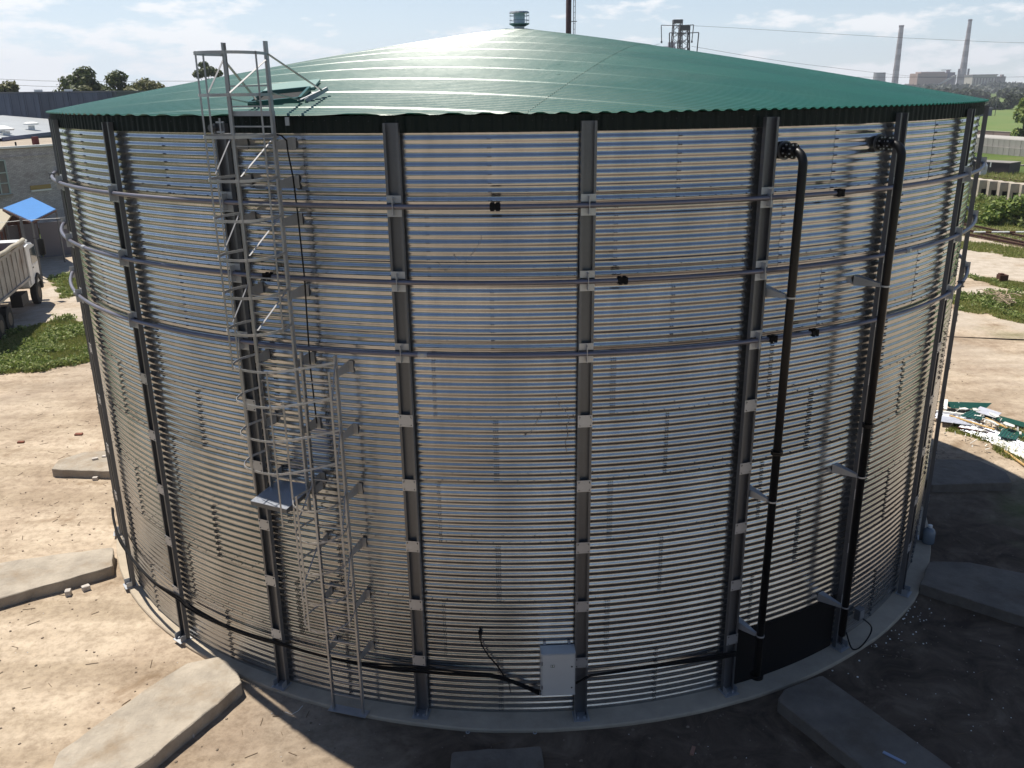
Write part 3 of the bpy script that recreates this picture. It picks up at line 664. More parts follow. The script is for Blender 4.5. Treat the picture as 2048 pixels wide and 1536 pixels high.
# ------------------------------------------------------------------ GROUND
from mathutils import noise as mnoise
def ground_mat():
    m = bpy.data.materials.new('dry_sandy_ground'); m.use_nodes = True; t = m.node_tree; b = t.nodes['Principled BSDF']
    b.inputs['Roughness'].default_value = 0.95; b.inputs['Specular IOR Level'].default_value = 0.15
    g = t.nodes.new('ShaderNodeNewGeometry'); P = g.outputs['Position']
    def nz(sc, d=6, r=0.6, dist=0.0, v=P):
        n = t.nodes.new('ShaderNodeTexNoise'); n.inputs['Scale'].default_value = sc; n.inputs['Detail'].default_value = d; n.inputs['Roughness'].default_value = r; n.inputs['Distortion'].default_value = dist
        t.links.new(v, n.inputs['Vector']); return n.outputs['Fac']
    def ramp(f, stops):
        r = t.nodes.new('ShaderNodeValToRGB'); e = r.color_ramp.elements
        e[0].position, e[0].color = stops[0][0], (*stops[0][1], 1); e[1].position, e[1].color = stops[-1][0], (*stops[-1][1], 1)
        for p, c in stops[1:-1]: q = e.new(p); q.color = (*c, 1)
        t.links.new(f, r.inputs[0]); return r.outputs[0]
    def mx(f, a, b2, mode='MIX'):
        n = t.nodes.new('ShaderNodeMix'); n.data_type = 'RGBA'; n.blend_type = mode
        for k, v in (('Factor', f), ('A', a), ('B', b2)):
            if isinstance(v, (tuple,)): n.inputs[k].default_value = (*v, 1)
            elif isinstance(v, float): n.inputs[k].default_value = v
            else: t.links.new(v, n.inputs[k])
        return n.outputs['Result']
    base = ramp(nz(0.35, 8, 0.62, 0.4), [(0.30, (0.31, 0.235, 0.17)), (0.46, (0.40, 0.32, 0.24)), (0.60, (0.48, 0.395, 0.30)), (0.75, (0.40, 0.325, 0.245))])
    fine = ramp(nz(7.0, 8, 0.7), [(0.35, (0.72, 0.70, 0.68)), (0.55, (1.0, 1.0, 1.0)), (0.75, (1.12, 1.1, 1.06))])
    col = mx(1.0, base, fine, 'MULTIPLY')
    blot = ramp(nz(1.1, 8, 0.7, 0.5), [(0.58, (0, 0, 0)), (0.72, (0.75, 0.75, 0.75))])
    col = mx(blot, col, (0.20, 0.135, 0.08))
    # small dark crumbs
    vo = t.nodes.new('ShaderNodeTexVoronoi'); vo.inputs['Scale'].default_value = 9.0; t.links.new(P, vo.inputs['Vector'])
    cr = ramp(vo.outputs['Distance'], [(0.05, (1, 1, 1)), (0.11, (0, 0, 0))]); pick = ramp(nz(2.3, 3, 0.6), [(0.55, (0, 0, 0)), (0.62, (0.8, 0.8, 0.8))])
    mk = mx(1.0, cr, pick, 'MULTIPLY'); col = mx(mk, col, (0.15, 0.10, 0.065))
    # tyre smoothing streaks on the yard, stretched noise
    mp = t.nodes.new('ShaderNodeMapping'); mp.inputs['Rotation'].default_value = (0, 0, R_(25)); mp.inputs['Scale'].default_value = (0.12, 1.3, 1); t.links.new(P, mp.inputs[0])
    st = ramp(nz(1.0, 6, 0.6, 0.2, mp.outputs[0]), [(0.40, (0.80, 0.78, 0.75)), (0.6, (1.06, 1.06, 1.06))]); col = mx(1.0, col, st, 'MULTIPLY')
    # dirty soil on the pipe side, with the tank's shade painted into its colour
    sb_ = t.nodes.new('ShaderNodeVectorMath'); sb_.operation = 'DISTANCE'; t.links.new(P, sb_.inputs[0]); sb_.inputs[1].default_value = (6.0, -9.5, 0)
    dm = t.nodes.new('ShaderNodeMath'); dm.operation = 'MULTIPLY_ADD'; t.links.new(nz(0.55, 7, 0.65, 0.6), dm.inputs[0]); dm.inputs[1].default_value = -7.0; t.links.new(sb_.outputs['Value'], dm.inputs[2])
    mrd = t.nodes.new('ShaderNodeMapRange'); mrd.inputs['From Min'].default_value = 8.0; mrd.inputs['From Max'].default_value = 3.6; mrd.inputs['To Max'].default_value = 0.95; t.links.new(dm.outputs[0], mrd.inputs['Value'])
    shade_soil = ramp(nz(1.4, 8, 0.65, 0.8), [(0.35, (0.045, 0.030, 0.022)), (0.55, (0.11, 0.08, 0.058)), (0.72, (0.20, 0.15, 0.11))]); col = mx(mrd.outputs[0], col, shade_soil)
    # tyre ruts crossing the yard
    for ang_, off_, hw_ in ((R_(62), 13.2, 0.16), (R_(62), 14.9, 0.16), (R_(48), 15.8, 0.14), (R_(48), 17.5, 0.14), (R_(-58), 14.6, 0.15), (R_(-58), 16.3, 0.15)):
        dp = t.nodes.new('ShaderNodeVectorMath'); dp.operation = 'DOT_PRODUCT'; t.links.new(P, dp.inputs[0]); sgn = -1 if ang_ > 0 else 1; dp.inputs[1].default_value = (sgn * math.sin(abs(ang_)), math.cos(abs(ang_)), 0)
        w1 = t.nodes.new('ShaderNodeMath'); w1.operation = 'MULTIPLY_ADD'; t.links.new(nz(0.12, 2, 0.5), w1.inputs[0]); w1.inputs[1].default_value = 3.0; t.links.new(dp.outputs['Value'], w1.inputs[2])
        a1 = t.nodes.new('ShaderNodeMath'); a1.operation = 'SUBTRACT'; t.links.new(w1.outputs[0], a1.inputs[0]); a1.inputs[1].default_value = off_ + 1.5
        a2 = t.nodes.new('ShaderNodeMath'); a2.operation = 'ABSOLUTE'; t.links.new(a1.outputs[0], a2.inputs[0])
        a3 = t.nodes.new('ShaderNodeMapRange'); a3.inputs['From Min'].default_value = hw_ + 0.08; a3.inputs['From Max'].default_value = hw_ - 0.05; a3.inputs['To Max'].default_value = 0.42; t.links.new(a2.outputs[0], a3.inputs['Value'])
        br_ = t.nodes.new('ShaderNodeMath'); br_.operation = 'MULTIPLY'; t.links.new(a3.outputs[0], br_.inputs[0]); t.links.new(nz(1.7, 4, 0.7), br_.inputs[1])
        col = mx(br_.outputs[0], col, (0.17, 0.12, 0.08))
    # grey hard-standing patches away from the tank
    ln = t.nodes.new('ShaderNodeVectorMath'); ln.operation = 'LENGTH'; t.links.new(P, ln.inputs[0])
    mr = t.nodes.new('ShaderNodeMapRange'); mr.inputs['From Min'].default_value = 14; mr.inputs['From Max'].default_value = 26; t.links.new(ln.outputs['Value'], mr.inputs['Value'])
    gy = ramp(nz(0.22, 5, 0.6), [(0.42, (0, 0, 0)), (0.52, (1, 1, 1))]); gm = t.nodes.new('ShaderNodeMath'); gm.operation = 'MULTIPLY'; t.links.new(gy, gm.inputs[0]); t.links.new(mr.outputs[0], gm.inputs[1])
    grey = ramp(nz(1.8, 8, 0.7), [(0.35, (0.36, 0.305, 0.24)), (0.6, (0.47, 0.41, 0.34))]); col = mx(gm.outputs[0], col, grey)
    # far land turns to rough grass
    mr2 = t.nodes.new('ShaderNodeMapRange'); mr2.inputs['From Min'].default_value = 44; mr2.inputs['From Max'].default_value = 60; t.links.new(ln.outputs['Value'], mr2.inputs['Value'])
    a = t.nodes.new('ShaderNodeMath'); a.operation = 'ADD'; t.links.new(mr2.outputs[0], a.inputs[0]); t.links.new(nz(0.12, 6, 0.6), a.inputs[1])
    gf = ramp(a.outputs[0], [(0.62, (0, 0, 0)), (0.80, (1, 1, 1))])
    gr = ramp(nz(0.05, 8, 0.65), [(0.35, (0.055, 0.085, 0.020)), (0.55, (0.085, 0.125, 0.028)), (0.70, (0.13, 0.14, 0.045))]); col = mx(gf, col, gr)
    t.links.new(col, b.inputs['Base Color'])
    bp = t.nodes.new('ShaderNodeBump'); bp.inputs['Distance'].default_value = 0.05; bp.inputs['Strength'].default_value = 0.8
    ad = t.nodes.new('ShaderNodeMath'); ad.operation = 'MULTIPLY_ADD'; t.links.new(nz(3.0, 10, 0.68), ad.inputs[0]); ad.inputs[1].default_value = 1.0; t.links.new(nz(0.9, 4, 0.5), ad.inputs[2])
    t.links.new(ad.outputs[0], bp.inputs['Height']); t.links.new(bp.outputs[0], b.inputs['Normal'])
    return m
M_ground = ground_mat()
GZ = -0.06
def gz(x, y):
    r = math.hypot(x, y)
    k = min(1, max(0, (r - 9.6) / 2.0)) * min(1, max(0, (60 - r) / 20)) if r < 60 else 0
    return GZ + k * (0.05 * mnoise.noise(Vector((x * 0.4, y * 0.4, 0))) + 0.018 * mnoise.noise(Vector((x * 1.9, y * 1.9, 3))))
def axis():
    a = [-3000, -2000, -1400, -1000, -600, -400, -250, -160, -110, -80]; v = -60.0
    while v < -16: a.append(v); v += 2.0
    while v < 16: a.append(v); v += 0.4
    while v <= 60: a.append(v); v += 2.0
    return a + [80, 110, 160, 250, 400, 600, 1000, 1400, 2000, 3000]
A = axis(); b = MB(); n = len(A)
for yy in A:
    for xx in A: b.v.append((xx, yy, gz(xx, yy)))
for i in range(n - 1):
    for j in range(n - 1): k = i * n + j; b.f.append((k, k + 1, k + n + 1, k + n))
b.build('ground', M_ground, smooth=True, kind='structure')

# pebbles and crumbs scattered on the ground near the tank
def stone_into(b, p, s):
    i = len(b.v); an = random.uniform(0, PI)
    for k in range(5): a = an + 2 * PI * k / 5; r = s * random.uniform(0.7, 1.2); b.v.append((p[0] + r * math.cos(a), p[1] + r * math.sin(a), p[2] - s * 0.2))
    for k in range(5): a = an + 2 * PI * k / 5 + 0.3; r = s * random.uniform(0.4, 0.7); b.v.append((p[0] + r * math.cos(a), p[1] + r * math.sin(a), p[2] + s * random.uniform(0.3, 0.6)))
    for k in range(5): l = (k + 1) % 5; b.f.append((i + k, i + l, i + 5 + l, i + 5 + k))
    b.f.append(tuple(i + 5 + k for k in range(5)))
b = MB()
for q in range(2200):
    th = random.uniform(-125, 120); r = 9.5 + abs(random.gauss(0, 1)) * 4.5; p = cyl(th, r)
    stone_into(b, (p.x, p.y, gz(p.x, p.y)), random.choice((0.008, 0.012, 0.015, 0.02, 0.03)))
b.build('gravel', mat('ground_crumbs', (0.25, 0.195, 0.145), rough=0.95, var=0.5, vscale=3), kind='stuff')
b = MB()
for q in range(60):
    th = random.gauss(47, 5.5); r = 9.42 + abs(random.gauss(0, 0.22)); p = cyl(th, r); stone_into(b, (p.x, p.y, gz(p.x, p.y) + 0.005), random.uniform(0.006, 0.018))
for q in range(60):
    th = random.uniform(20, 60); r = random.uniform(9.5, 12.5); p = cyl(th, r); stone_into(b, (p.x, p.y, gz(p.x, p.y) + 0.005), random.uniform(0.006, 0.014))
for q in range(40):
    th = random.uniform(-70, 20); r = random.uniform(9.5, 11.5); p = cyl(th, r); stone_into(b, (p.x, p.y, gz(p.x, p.y) + 0.005), random.uniform(0.005, 0.010))
b.build('white_litter', M_white, kind='stuff')

b = MB()
for q in range(420):
    th = random.uniform(-120, 115); r = 9.6 + abs(random.gauss(0, 1)) * 5; p = cyl(th, r); a = random.uniform(0, PI); l = random.uniform(.04, .22); z_ = gz(p.x, p.y) + .006
    b.bar((p.x, p.y, z_), (p.x + l * math.cos(a), p.y + l * math.sin(a), gz(p.x + l * math.cos(a), p.y + l * math.sin(a)) + .008), .008, .006)
b.build('twigs', mat('dry_twigs', (0.13, 0.09, 0.055), rough=0.9), kind='stuff')
# concrete slabs lying radially round the tank
def slab(pts, zt, zb, label, jit=0.02, rnd_=0.06, m=M_conc):
    mat_ = m; v = [Vector(p) for p in pts]; n = len(v); outl = []
    for i in range(n):
        p, c, q = v[i - 1], v[i], v[(i + 1) % n]
        d1 = (p - c); d2 = (q - c); r1 = min(rnd_, d1.length * 0.3); r2 = min(rnd_, d2.length * 0.3)
        a = c + d1.normalized() * r1; e = c + d2.normalized() * r2
        for k in range(5): t = k / 4; outl.append(a * (1 - t) ** 2 + c * 2 * t * (1 - t) + e * t * t)
        L = (q - c).length - r2 - min(rnd_, (q - c).length * 0.3); m = max(1, int(L / 0.22)); qd = (q - c).normalized(); pn = Vector((-qd.y, qd.x))
        for k in range(1, m): outl.append(e + qd * (L * k / m) + pn * random.uniform(-jit, jit) * 0.7)
    b = MB(); c = sum((p for p in outl), Vector((0, 0))) / len(outl); N_ = len(outl)
    for p in outl: b.v.append((p.x, p.y, zb))
    for p in outl: b.v.append((p.x + random.uniform(-.006, .006), p.y + random.uniform(-.006, .006), zt - 0.012))
    for p in outl: w = (c - p).normalized() * (0.008 + random.random() * 0.016); b.v.append((p.x + w.x, p.y + w.y, zt + random.uniform(-.004, .003)))
    for lv in range(2):
        for i in range(N_): j = (i + 1) % N_; b.f.append((lv * N_ + i, lv * N_ + j, (lv + 1) * N_ + j, (lv + 1) * N_ + i))
    # make winding face outwards
    area = sum(outl[i].x * outl[(i + 1) % N_].y - outl[(i + 1) % N_].x * outl[i].y for i in range(N_))
    b.f.append(tuple(2 * N_ + i for i in range(N_)))
    if area < 0: b.f = [tuple(reversed(f)) for f in b.f]
    o = b.build('concrete_slab', mat_); tag(o, label, 'concrete slab', 'concrete slabs round the foot of the tank'); return o
slab([(-11.62, -0.12), (-10.0, -0.30), (-9.6, -0.2), (-9.75, 1.1), (-10.6, 1.05), (-11.30, 0.98), (-11.72, 0.45)], 0.15, -0.10, 'low concrete slab at the left, farthest of the sunlit slabs, with a straight shaded front edge')
slab([(-11.6, -7.05), (-9.61, -6.01), (-8.0, -4.88), (-8.32, -4.12), (-9.9, -4.55), (-12.4, -5.5)], 0.16, -0.10, 'wide sunlit slab running off the left edge of the view, two white blocks in front of it')
slab([(-6.52, -10.0), (-5.82, -8.6), (-5.42, -7.98), (-4.96, -7.82), (-4.55, -8.2), (-4.38, -8.5), (-5.16, -10.12), (-5.65, -10.85), (-6.35, -10.75)], 0.17, -0.10, 'large sunlit slab at the lower left with its inner end just short of the tank shadow')
slab([(3.86, -8.98), (4.02, -8.74), (4.72, -8.40), (5.05, -8.98), (6.15, -11.0), (5.1, -11.5), (4.6, -10.35)], 0.15, -0.10, 'shaded slab at the lower right pointing away from the black cover', m=M_conc_shade)
slab([(7.40, -5.76), (7.95, -4.95), (8.70, -5.0), (10.6, -6.0), (10.2, -7.6), (8.74, -6.86)], 0.15, -0.10, 'shaded slab at the right edge below the smooth slab', m=M_conc_shade)
slab([(9.55, -1.5), (9.5, -0.05), (10.4, -0.02), (11.30, -0.10), (11.62, -0.8), (11.45, -1.42)], 0.14, -0.10, 'shaded rounded slab at the right, with the tank shadow edge crossing its far corner', m=M_conc_shade)
slab([(-1.0, -9.86), (0.27, -9.76), (0.45, -12.2), (-0.95, -12.3)], 0.012, -0.12, 'dark slab almost flush with the ground at the bottom centre', rnd_=0.05, m=M_conc_shade)

# loose bricks and small blocks
def brick(p, s, rz, m, label, name='brick', cat='brick', group=None, tilt=0):
    b = MB(); b.box((0, 0, s[2] / 2), s); bm = bmesh.new(); me = bpy.data.meshes.new(name)
    me.from_pydata(b.v, [], b.f); bm.from_mesh(me); bmesh.ops.bevel(bm, geom=bm.edges[:], offset=min(s) * 0.08, segments=1, affect='EDGES')
    for v in bm.verts: v.co += Vector((random.uniform(-1, 1), random.uniform(-1, 1), random.uniform(-1, 1))) * min(s) * 0.04
    bm.to_mesh(me); me.materials.append(m); o = link(name, me, None, (p[0], p[1], (gz(p[0], p[1]) if len(p) < 3 else p[2]) - 0.005), rz); o.rotation_euler.x = tilt
    return tag(o, label, cat, group)
M_brickr = mat('red_brick', (0.24, 0.085, 0.05), rough=0.9, var=0.4, vscale=9, bump=0.004)
M_block = mat('whitish_block', (0.55, 0.50, 0.45), rough=0.9, var=0.3, vscale=12)
brick((-8.57, -5.56), (0.10, 0.12, 0.12), 0.3, M_block, 'left one of two small whitish blocks below the wide sunlit slab', 'small_block', 'block')
brick((-8.32, -5.38), (0.14, 0.11, 0.10), 0.7, M_block, 'right one of two small whitish blocks below the wide sunlit slab', 'small_block', 'block')
brick((-13.64, 2.17), (0.17, 0.10, 0.05), 0.2, M_brickr, 'reddish brick lying alone on the sand at the far left', group=None)
brick((-12.29, 2.68), (0.20, 0.13, 0.05), 0.1, M_brickr, 'reddish broken brick on the sand behind the farthest sunlit slab')
brick((-10.45, -0.33), (0.12, 0.09, 0.08), 0.1, M_block, 'small pale block against the shaded edge of the farthest sunlit slab', 'small_block', 'block')
brick((-10.78, 0.45, 0.15), (0.14, 0.09, 0.05), 0.5, M_block, 'pale rubble piece on top of the farthest sunlit slab', 'small_block', 'block')
brick((-10.62, 0.62, 0.15), (0.10, 0.09, 0.04), 0.1, M_block, 'greyish rubble piece nearest the tank on top of the farthest sunlit slab', 'small_block', 'block')
brick((-4.74, -9.10), (0.10, 0.07, 0.06), 0.5, M_block, 'upper of two small grey blocks beside the large lower left slab', 'small_block', 'block')
brick((-4.88, -9.42), (0.10, 0.08, 0.06), 0.2, M_block, 'lower of two small grey blocks beside the large lower left slab', 'small_block', 'block')
brick((2.43, -9.82), (0.05, 0.16, 0.04), -0.4, mat('pinkish_brick', (0.30, 0.16, 0.11), rough=0.9), 'narrow reddish chip lying on the dark ground at the bottom right of centre', 'brick_chip', 'brick chip')
M_brown = mat('rusty_steel', (0.10, 0.035, 0.02), rough=0.8, var=0.4, vscale=10)
s_ = thing('rusty_stump', 'small rusty brown steel stump standing in the pale yard on the right', 'post', (23.27, 21.5, GZ))
b = MB(); b.box((0, 0, 0.17), (0.40, 0.34, 0.34)); b.build('base', M_brown, s_); b = MB(); b.box((-0.08, 0, 0.37), (0.2, 0.2, 0.07)); b.build('cap', M_brown, s_)
for (x, y, l) in ((-0.8, -9.40, 'left one of two small grey ring washers on the ground under the tank front'), (0.19, -9.42, 'right one of two small grey ring washers on the ground under the tank front')):
    b = MB(); b.tube([(x + 0.025 * math.cos(2 * PI * k / 10), y + 0.025 * math.sin(2 * PI * k / 10), GZ + 0.012 if x < 0 else GZ + 0.012) for k in range(10)], 0.008, 5, closed=True); tag(b.build('washer', M_galvb), l, 'washer')
b = MB(); b.tube([(-3.62, -8.92, GZ + .01), (-3.5, -8.98, GZ + .012), (-3.42, -8.9, GZ + .012), (-3.38, -8.78, GZ + .01)], 0.004, 4); tag(b.build('wire_offcut', M_white), 'thin pale curl of wire on the shaded ground left of the lower ladder', 'wire')
b = MB(); b.bar((5.0, -10.1, 0.157), (5.22, -10.32, 0.157), 0.05, 0.012); tag(b.build('metal_scrap', mat('bluish_scrap', (0.3, 0.36, 0.5), rough=0.4, metal=0.4)), 'bluish scrap strip lying on the shaded lower right slab', 'scrap')

# ------------------------------------------------------------------ vegetation helpers
def leaf_into(b, p, s, n=None, asp=1.6):
    n = n or Vector((random.gauss(0, 1), random.gauss(0, 1), random.gauss(0.5, 0.8))).normalized()
    u = n.orthogonal().normalized(); v = n.cross(u); a = random.uniform(0, 2 * PI); u, v = u * math.cos(a) + v * math.sin(a), v * math.cos(a) - u * math.sin(a)
    i = len(b.v); b.v += [tuple(p - u * s * asp * 0.5), tuple(p + v * s * 0.5 + n * s * .12), tuple(p + u * s * asp * 0.5), tuple(p - v * s * 0.5 + n * s * .12)]; b.f.append((i, i + 1, i + 2, i + 3))
def crown_leaves(b, blobs, count, ls):
    tot = sum(r[1] ** 2 for r in blobs)
    for c, r, sq in blobs:
        for q in range(int(count * r * r / tot)):
            d = Vector((random.gauss(0, 1), random.gauss(0, 1), random.gauss(0, 1))).normalized(); rr = r * (random.random() ** 0.35) * random.uniform(0.85, 1.1)
            p = Vector(c) + Vector((d.x * rr, d.y * rr, d.z * rr * sq)); nn_ = (d + Vector((random.gauss(0, .5), random.gauss(0, .5), random.gauss(.2, .5)))).normalized()
            leaf_into(b, p, ls * random.uniform(0.6, 1.3), nn_)
def tree(x, y, base, blobs, lm, label, count=5000, ls=0.30, tr=0.28, group=None, cat='tree', name='tree', z0=GZ):
    t = thing(name, label, cat, (x, y, z0), 0, group); b = MB()
    top = max(c[2] for c, r, s in blobs)
    b.tube([(0, 0, 0), (0.05, 0, base * 0.5), (0, 0.05, base), (0.1, 0, (base + top) / 2)], [tr, tr * 0.75, tr * 0.6, tr * 0.3], 7)
    for c, r, s in blobs:
        b.tube([(0, 0, base * 0.8), (c[0] * 0.5, c[1] * 0.5, base + (c[2] - base) * 0.55), (c[0], c[1], c[2])], [tr * 0.4, tr * 0.25, tr * 0.08], 5)
    b.build('trunk', M_bark, t)
    b = MB(); crown_leaves(b, blobs, count, ls); b.build('crown', lm, t); return t
def rblobs(w, h, z0, n, rmin, rmax):
    o = []
    for q in range(n):
        a = random.uniform(0, 2 * PI); k = random.random() ** 0.5; zf = random.random(); taper = math.sin(PI * min(1, 0.25 + zf * 0.75)) ** 0.6
        o.append(((w * 0.5 * k * taper * math.cos(a), w * 0.5 * k * taper * math.sin(a), z0 + h * zf), random.uniform(rmin, rmax), 0.8))
    return o
# trees behind the long grey warehouse
tree(-55.4, 100, 3.5, rblobs(8.0, 7.4, 4.6, 34, 1.0, 1.6), M_leafA, 'tall dark green tree behind the warehouse, tallest of the left group', 9500, 0.34, group='trees behind the warehouse')
tree(-51.9, 101, 3.5, rblobs(7.4, 6.6, 4.6, 28, 0.9, 1.4), M_leafA, 'middle tree of the left group, dark with a yellow green side', 7500, 0.32, group='trees behind the warehouse')
tree(-47.9, 99, 3.0, rblobs(8.6, 6.0, 4.4, 32, 1.0, 1.5), M_leafB, 'broad olive coloured tree of the left group, next to the roof slope', 8500, 0.30, group='trees behind the warehouse')
tree(-53.0, 140, 8.0, [((0, 0, 12.9), 1.5, 0.6), ((-1.6, 0, 12.4), 1.1, 0.6), ((1.5, 0, 12.5), 1.1, 0.6), ((-.6, 0, 13.9), 0.9, 0.6), ((0.4, 0, 10.9), 1.2, 0.7), ((-1.0, 0, 10.2), 0.9, 0.6), ((1.6, 0, 11.0), 0.8, 0.6)], M_leafA, 'small round crowned tree seen through the cage of the upper ladder', 3000, 0.30)
tree(-52.2, 92, 4.0, rblobs(2.4, 2.6, 7.2, 8, 0.6, 0.9), M_leafB, 'low bushy treetop just above the warehouse roof', 1800, 0.28)
tree(-58.6, 86, 4.0, rblobs(3.5, 3.3, 7.2, 9, 0.7, 1.1), M_leafB, 'treetop at the far left edge above the warehouse', 2600, 0.3)
tree(-54.6, 95, 4.0, rblobs(1.2, 1.2, 8.2, 4, 0.4, 0.6), M_leafE, 'tiny grey green treetop above the middle of the warehouse roof', 700, 0.22)
tree(-58.5, 102, 4.0, rblobs(1.6, 1.8, 8.3, 6, 0.4, 0.7), M_leafA, 'small shrubby top at the foot of the tallest left tree', 1000, 0.26)

# weeds and grass patches
def inpoly(x, y, P):
    c = False; j = len(P) - 1
    for i in range(len(P)):
        if (P[i][1] > y) != (P[j][1] > y) and x < (P[j][0] - P[i][0]) * (y - P[i][1]) / (P[j][1] - P[i][1]) + P[i][0]: c = not c
        j = i
    return c
M_turf = mat('grass_covered_soil', (0.12, 0.15, 0.04), rough=0.95, col2=(0.22, 0.19, 0.09), vscale=1.2, bump=0.03, bscale=4)
def ragged(P, amt=0.5, sub=6):
    o = []
    for i in range(len(P)):
        a, b_ = P[i], P[(i + 1) % len(P)]
        for k in range(sub):
            t = k / sub; x = a[0] + (b_[0] - a[0]) * t; y = a[1] + (b_[1] - a[1]) * t
            o.append((x + amt * mnoise.noise(Vector((x * 1.3, y * 1.3, 1))), y + amt * mnoise.noise(Vector((x * 1.3, y * 1.3, 7)))))
    return o
def patch(name, P, ngrass, nweed, hg=0.12, hw_=0.28, lsz=0.07, dens=None, base=True, wl=M_leafD):
    PP = ragged(P, 0.7); xs = [p[0] for p in PP]; ys = [p[1] for p in PP]
    if base:
        b = MB(); c = (sum(xs) / len(xs), sum(ys) / len(ys)); PB = [(c[0] + (x - c[0]) * .93, c[1] + (y - c[1]) * .93) for x, y in PP]
        b.poly([(x, y, gz(x, y) + 0.012) for x, y in PB])
        bm = bmesh.new(); me = bpy.data.meshes.new('grass_base'); me.from_pydata(b.v, [], b.f); bm.from_mesh(me); bmesh.ops.triangulate(bm, faces=bm.faces); bm.to_mesh(me); me.materials.append(M_turf); link('grass_base', me, None, kind='structure')
    def pick(n, th):
        k = 0; tries = 0
        while k < n and tries < n * 12:
            tries += 1; x, y = random.uniform(min(xs), max(xs)), random.uniform(min(ys), max(ys))
            if not inpoly(x, y, PP): continue
            if mnoise.noise(Vector((x * 0.7, y * 0.7, 11))) < th + random.uniform(-.15, .15): continue
            k += 1; yield x, y
    if ngrass:
        b = MB()
        for x, y in pick(ngrass, -0.6):
            z = gz(x, y) + 0.005
            for q in range(3):
                a = random.uniform(0, 2 * PI); h = hg * random.uniform(.5, 1.3); w = 0.012 + hg * 0.06; dx, dy = math.cos(a), math.sin(a); l = random.uniform(.1, .6) * h
                i = len(b.v); ox, oy = x + random.uniform(-.05, .05), y + random.uniform(-.05, .05); b.v += [(ox - dy * w, oy + dx * w, z), (ox + dy * w, oy - dx * w, z), (ox + dx * l, oy + dy * l, z + h)]; b.f.append((i, i + 1, i + 2))
        b.build('grass', M_grass, kind='stuff')
    if nweed:
        b = MB()
        for x, y in pick(nweed, 0.02):
            h = hw_ * random.uniform(.4, 1.2); z = gz(x, y)
            for q in range(random.randint(7, 12)):
                f_ = random.random(); leaf_into(b, Vector((x + random.gauss(0, .07), y + random.gauss(0, .07), z + 0.03 + h * f_)), lsz * random.uniform(.7, 1.4) * (1.2 - .4 * f_))
        b.build('weeds', wl, kind='stuff')
patch('w', [(-20.6, 12.6), (-19.9, 15.3), (-18.8, 16.2), (-17.3, 14.6), (-15.9, 12.6), (-15.0, 10.2), (-15.9, 8.7), (-17.7, 8.2), (-18.8, 9.4)], 13000, 800, 0.09, 0.24, 0.075)
patch('w', [(-31, 40.5), (-28.2, 38.8), (-26.3, 33.2), (-28.3, 30.6), (-29.7, 33.2), (-31.4, 36.2)], 3200, 120, 0.12, 0.16, 0.08)
patch('w', [(-24.0, 26.8), (-22.0, 26.0), (-20.6, 22.0), (-20.9, 19.9), (-22.8, 22.2), (-24.2, 24.9)], 3000, 120, 0.11, 0.16, 0.08)
patch('w', [(18.8, 18.6), (20.6, 18.6), (22.0, 19.6), (23.5, 17.5), (23.4, 14.0), (20.9, 12.2), (19.2, 15.0), (18.6, 16.7)], 9000, 500, 0.09, 0.22, 0.075)
patch('w', [(21.6, 22.9), (23.0, 22.2), (25.2, 19.6), (25.2, 18.3), (23.6, 18.7), (22.4, 20.6)], 3200, 80, 0.10, 0.16, 0.07)
patch('w', [(24.8, 32.6), (27.2, 33.2), (29.4, 30.0), (29.0, 26.2), (27.2, 27.6), (25.8, 30.2)], 2400, 0, 0.14)
patch('w', [(12.2, 0.9), (12.9, 2.6), (14.2, 2.9), (15.0, 1.2), (13.6, -0.6), (12.6, -0.4)], 1800, 60, 0.10, 0.12, 0.04, base=False)
patch('w', [(11.7, 1.8), (11.9, 3.0), (12.6, 2.0), (12.3, 0.6)], 500, 0, 0.06, base=False)
patch('w', [(27.0, 37.5), (33, 39.8), (36.5, 34.5), (33.5, 28.5), (29.8, 29.8)], 4200, 0, 0.12)
patch('w', [(31, 41), (34.5, 50), (45, 60), (52, 52), (44, 40), (36, 33.5)], 6500, 1500, 0.30, 0.6, 0.16)
patch('w', [(42, 62), (47, 76), (60, 74), (56, 60)], 2600, 0, 0.35)

# big bush by the tracks (right) and the leafy tree at the right edge
tree(33.6, 39.6, 0.25, [((-1.0, 0.3, 0.95), 0.85, 0.8), ((0.0, -0.3, 1.25), 0.95, 0.85), ((0.9, 0.2, 0.9), 0.9, 0.8), ((1.8, -0.6, 0.7), 0.8, 0.8), ((-1.7, -0.2, 0.55), 0.6, 0.8), ((0.6, -1.0, 0.55), 0.7, 0.7), ((2.8, -1.4, 0.6), 0.8, 0.7)], M_leafC, 'large leafy bush growing beside the railway tracks at the right', 5200, 0.17, 0.05, cat='bush', name='bush')
tree(35.8, 35.6, 0.2, [((0, 0, 0.4), 0.8, 0.6), ((-1.2, .3, 0.35), 0.7, 0.6), ((1.2, -.6, 0.5), 0.8, 0.6)], M_leafD, 'low sprawling bush right in front of the large bush by the tracks', 2200, 0.15, 0.04, cat='bush', name='bush')
tree(79.5, 122, 0.8, rblobs(6.2, 5.0, 1.3, 18, 0.8, 1.5), M_leafC, 'bright leafy tree cut by the right edge, above the stacked blocks', 6500, 0.36)

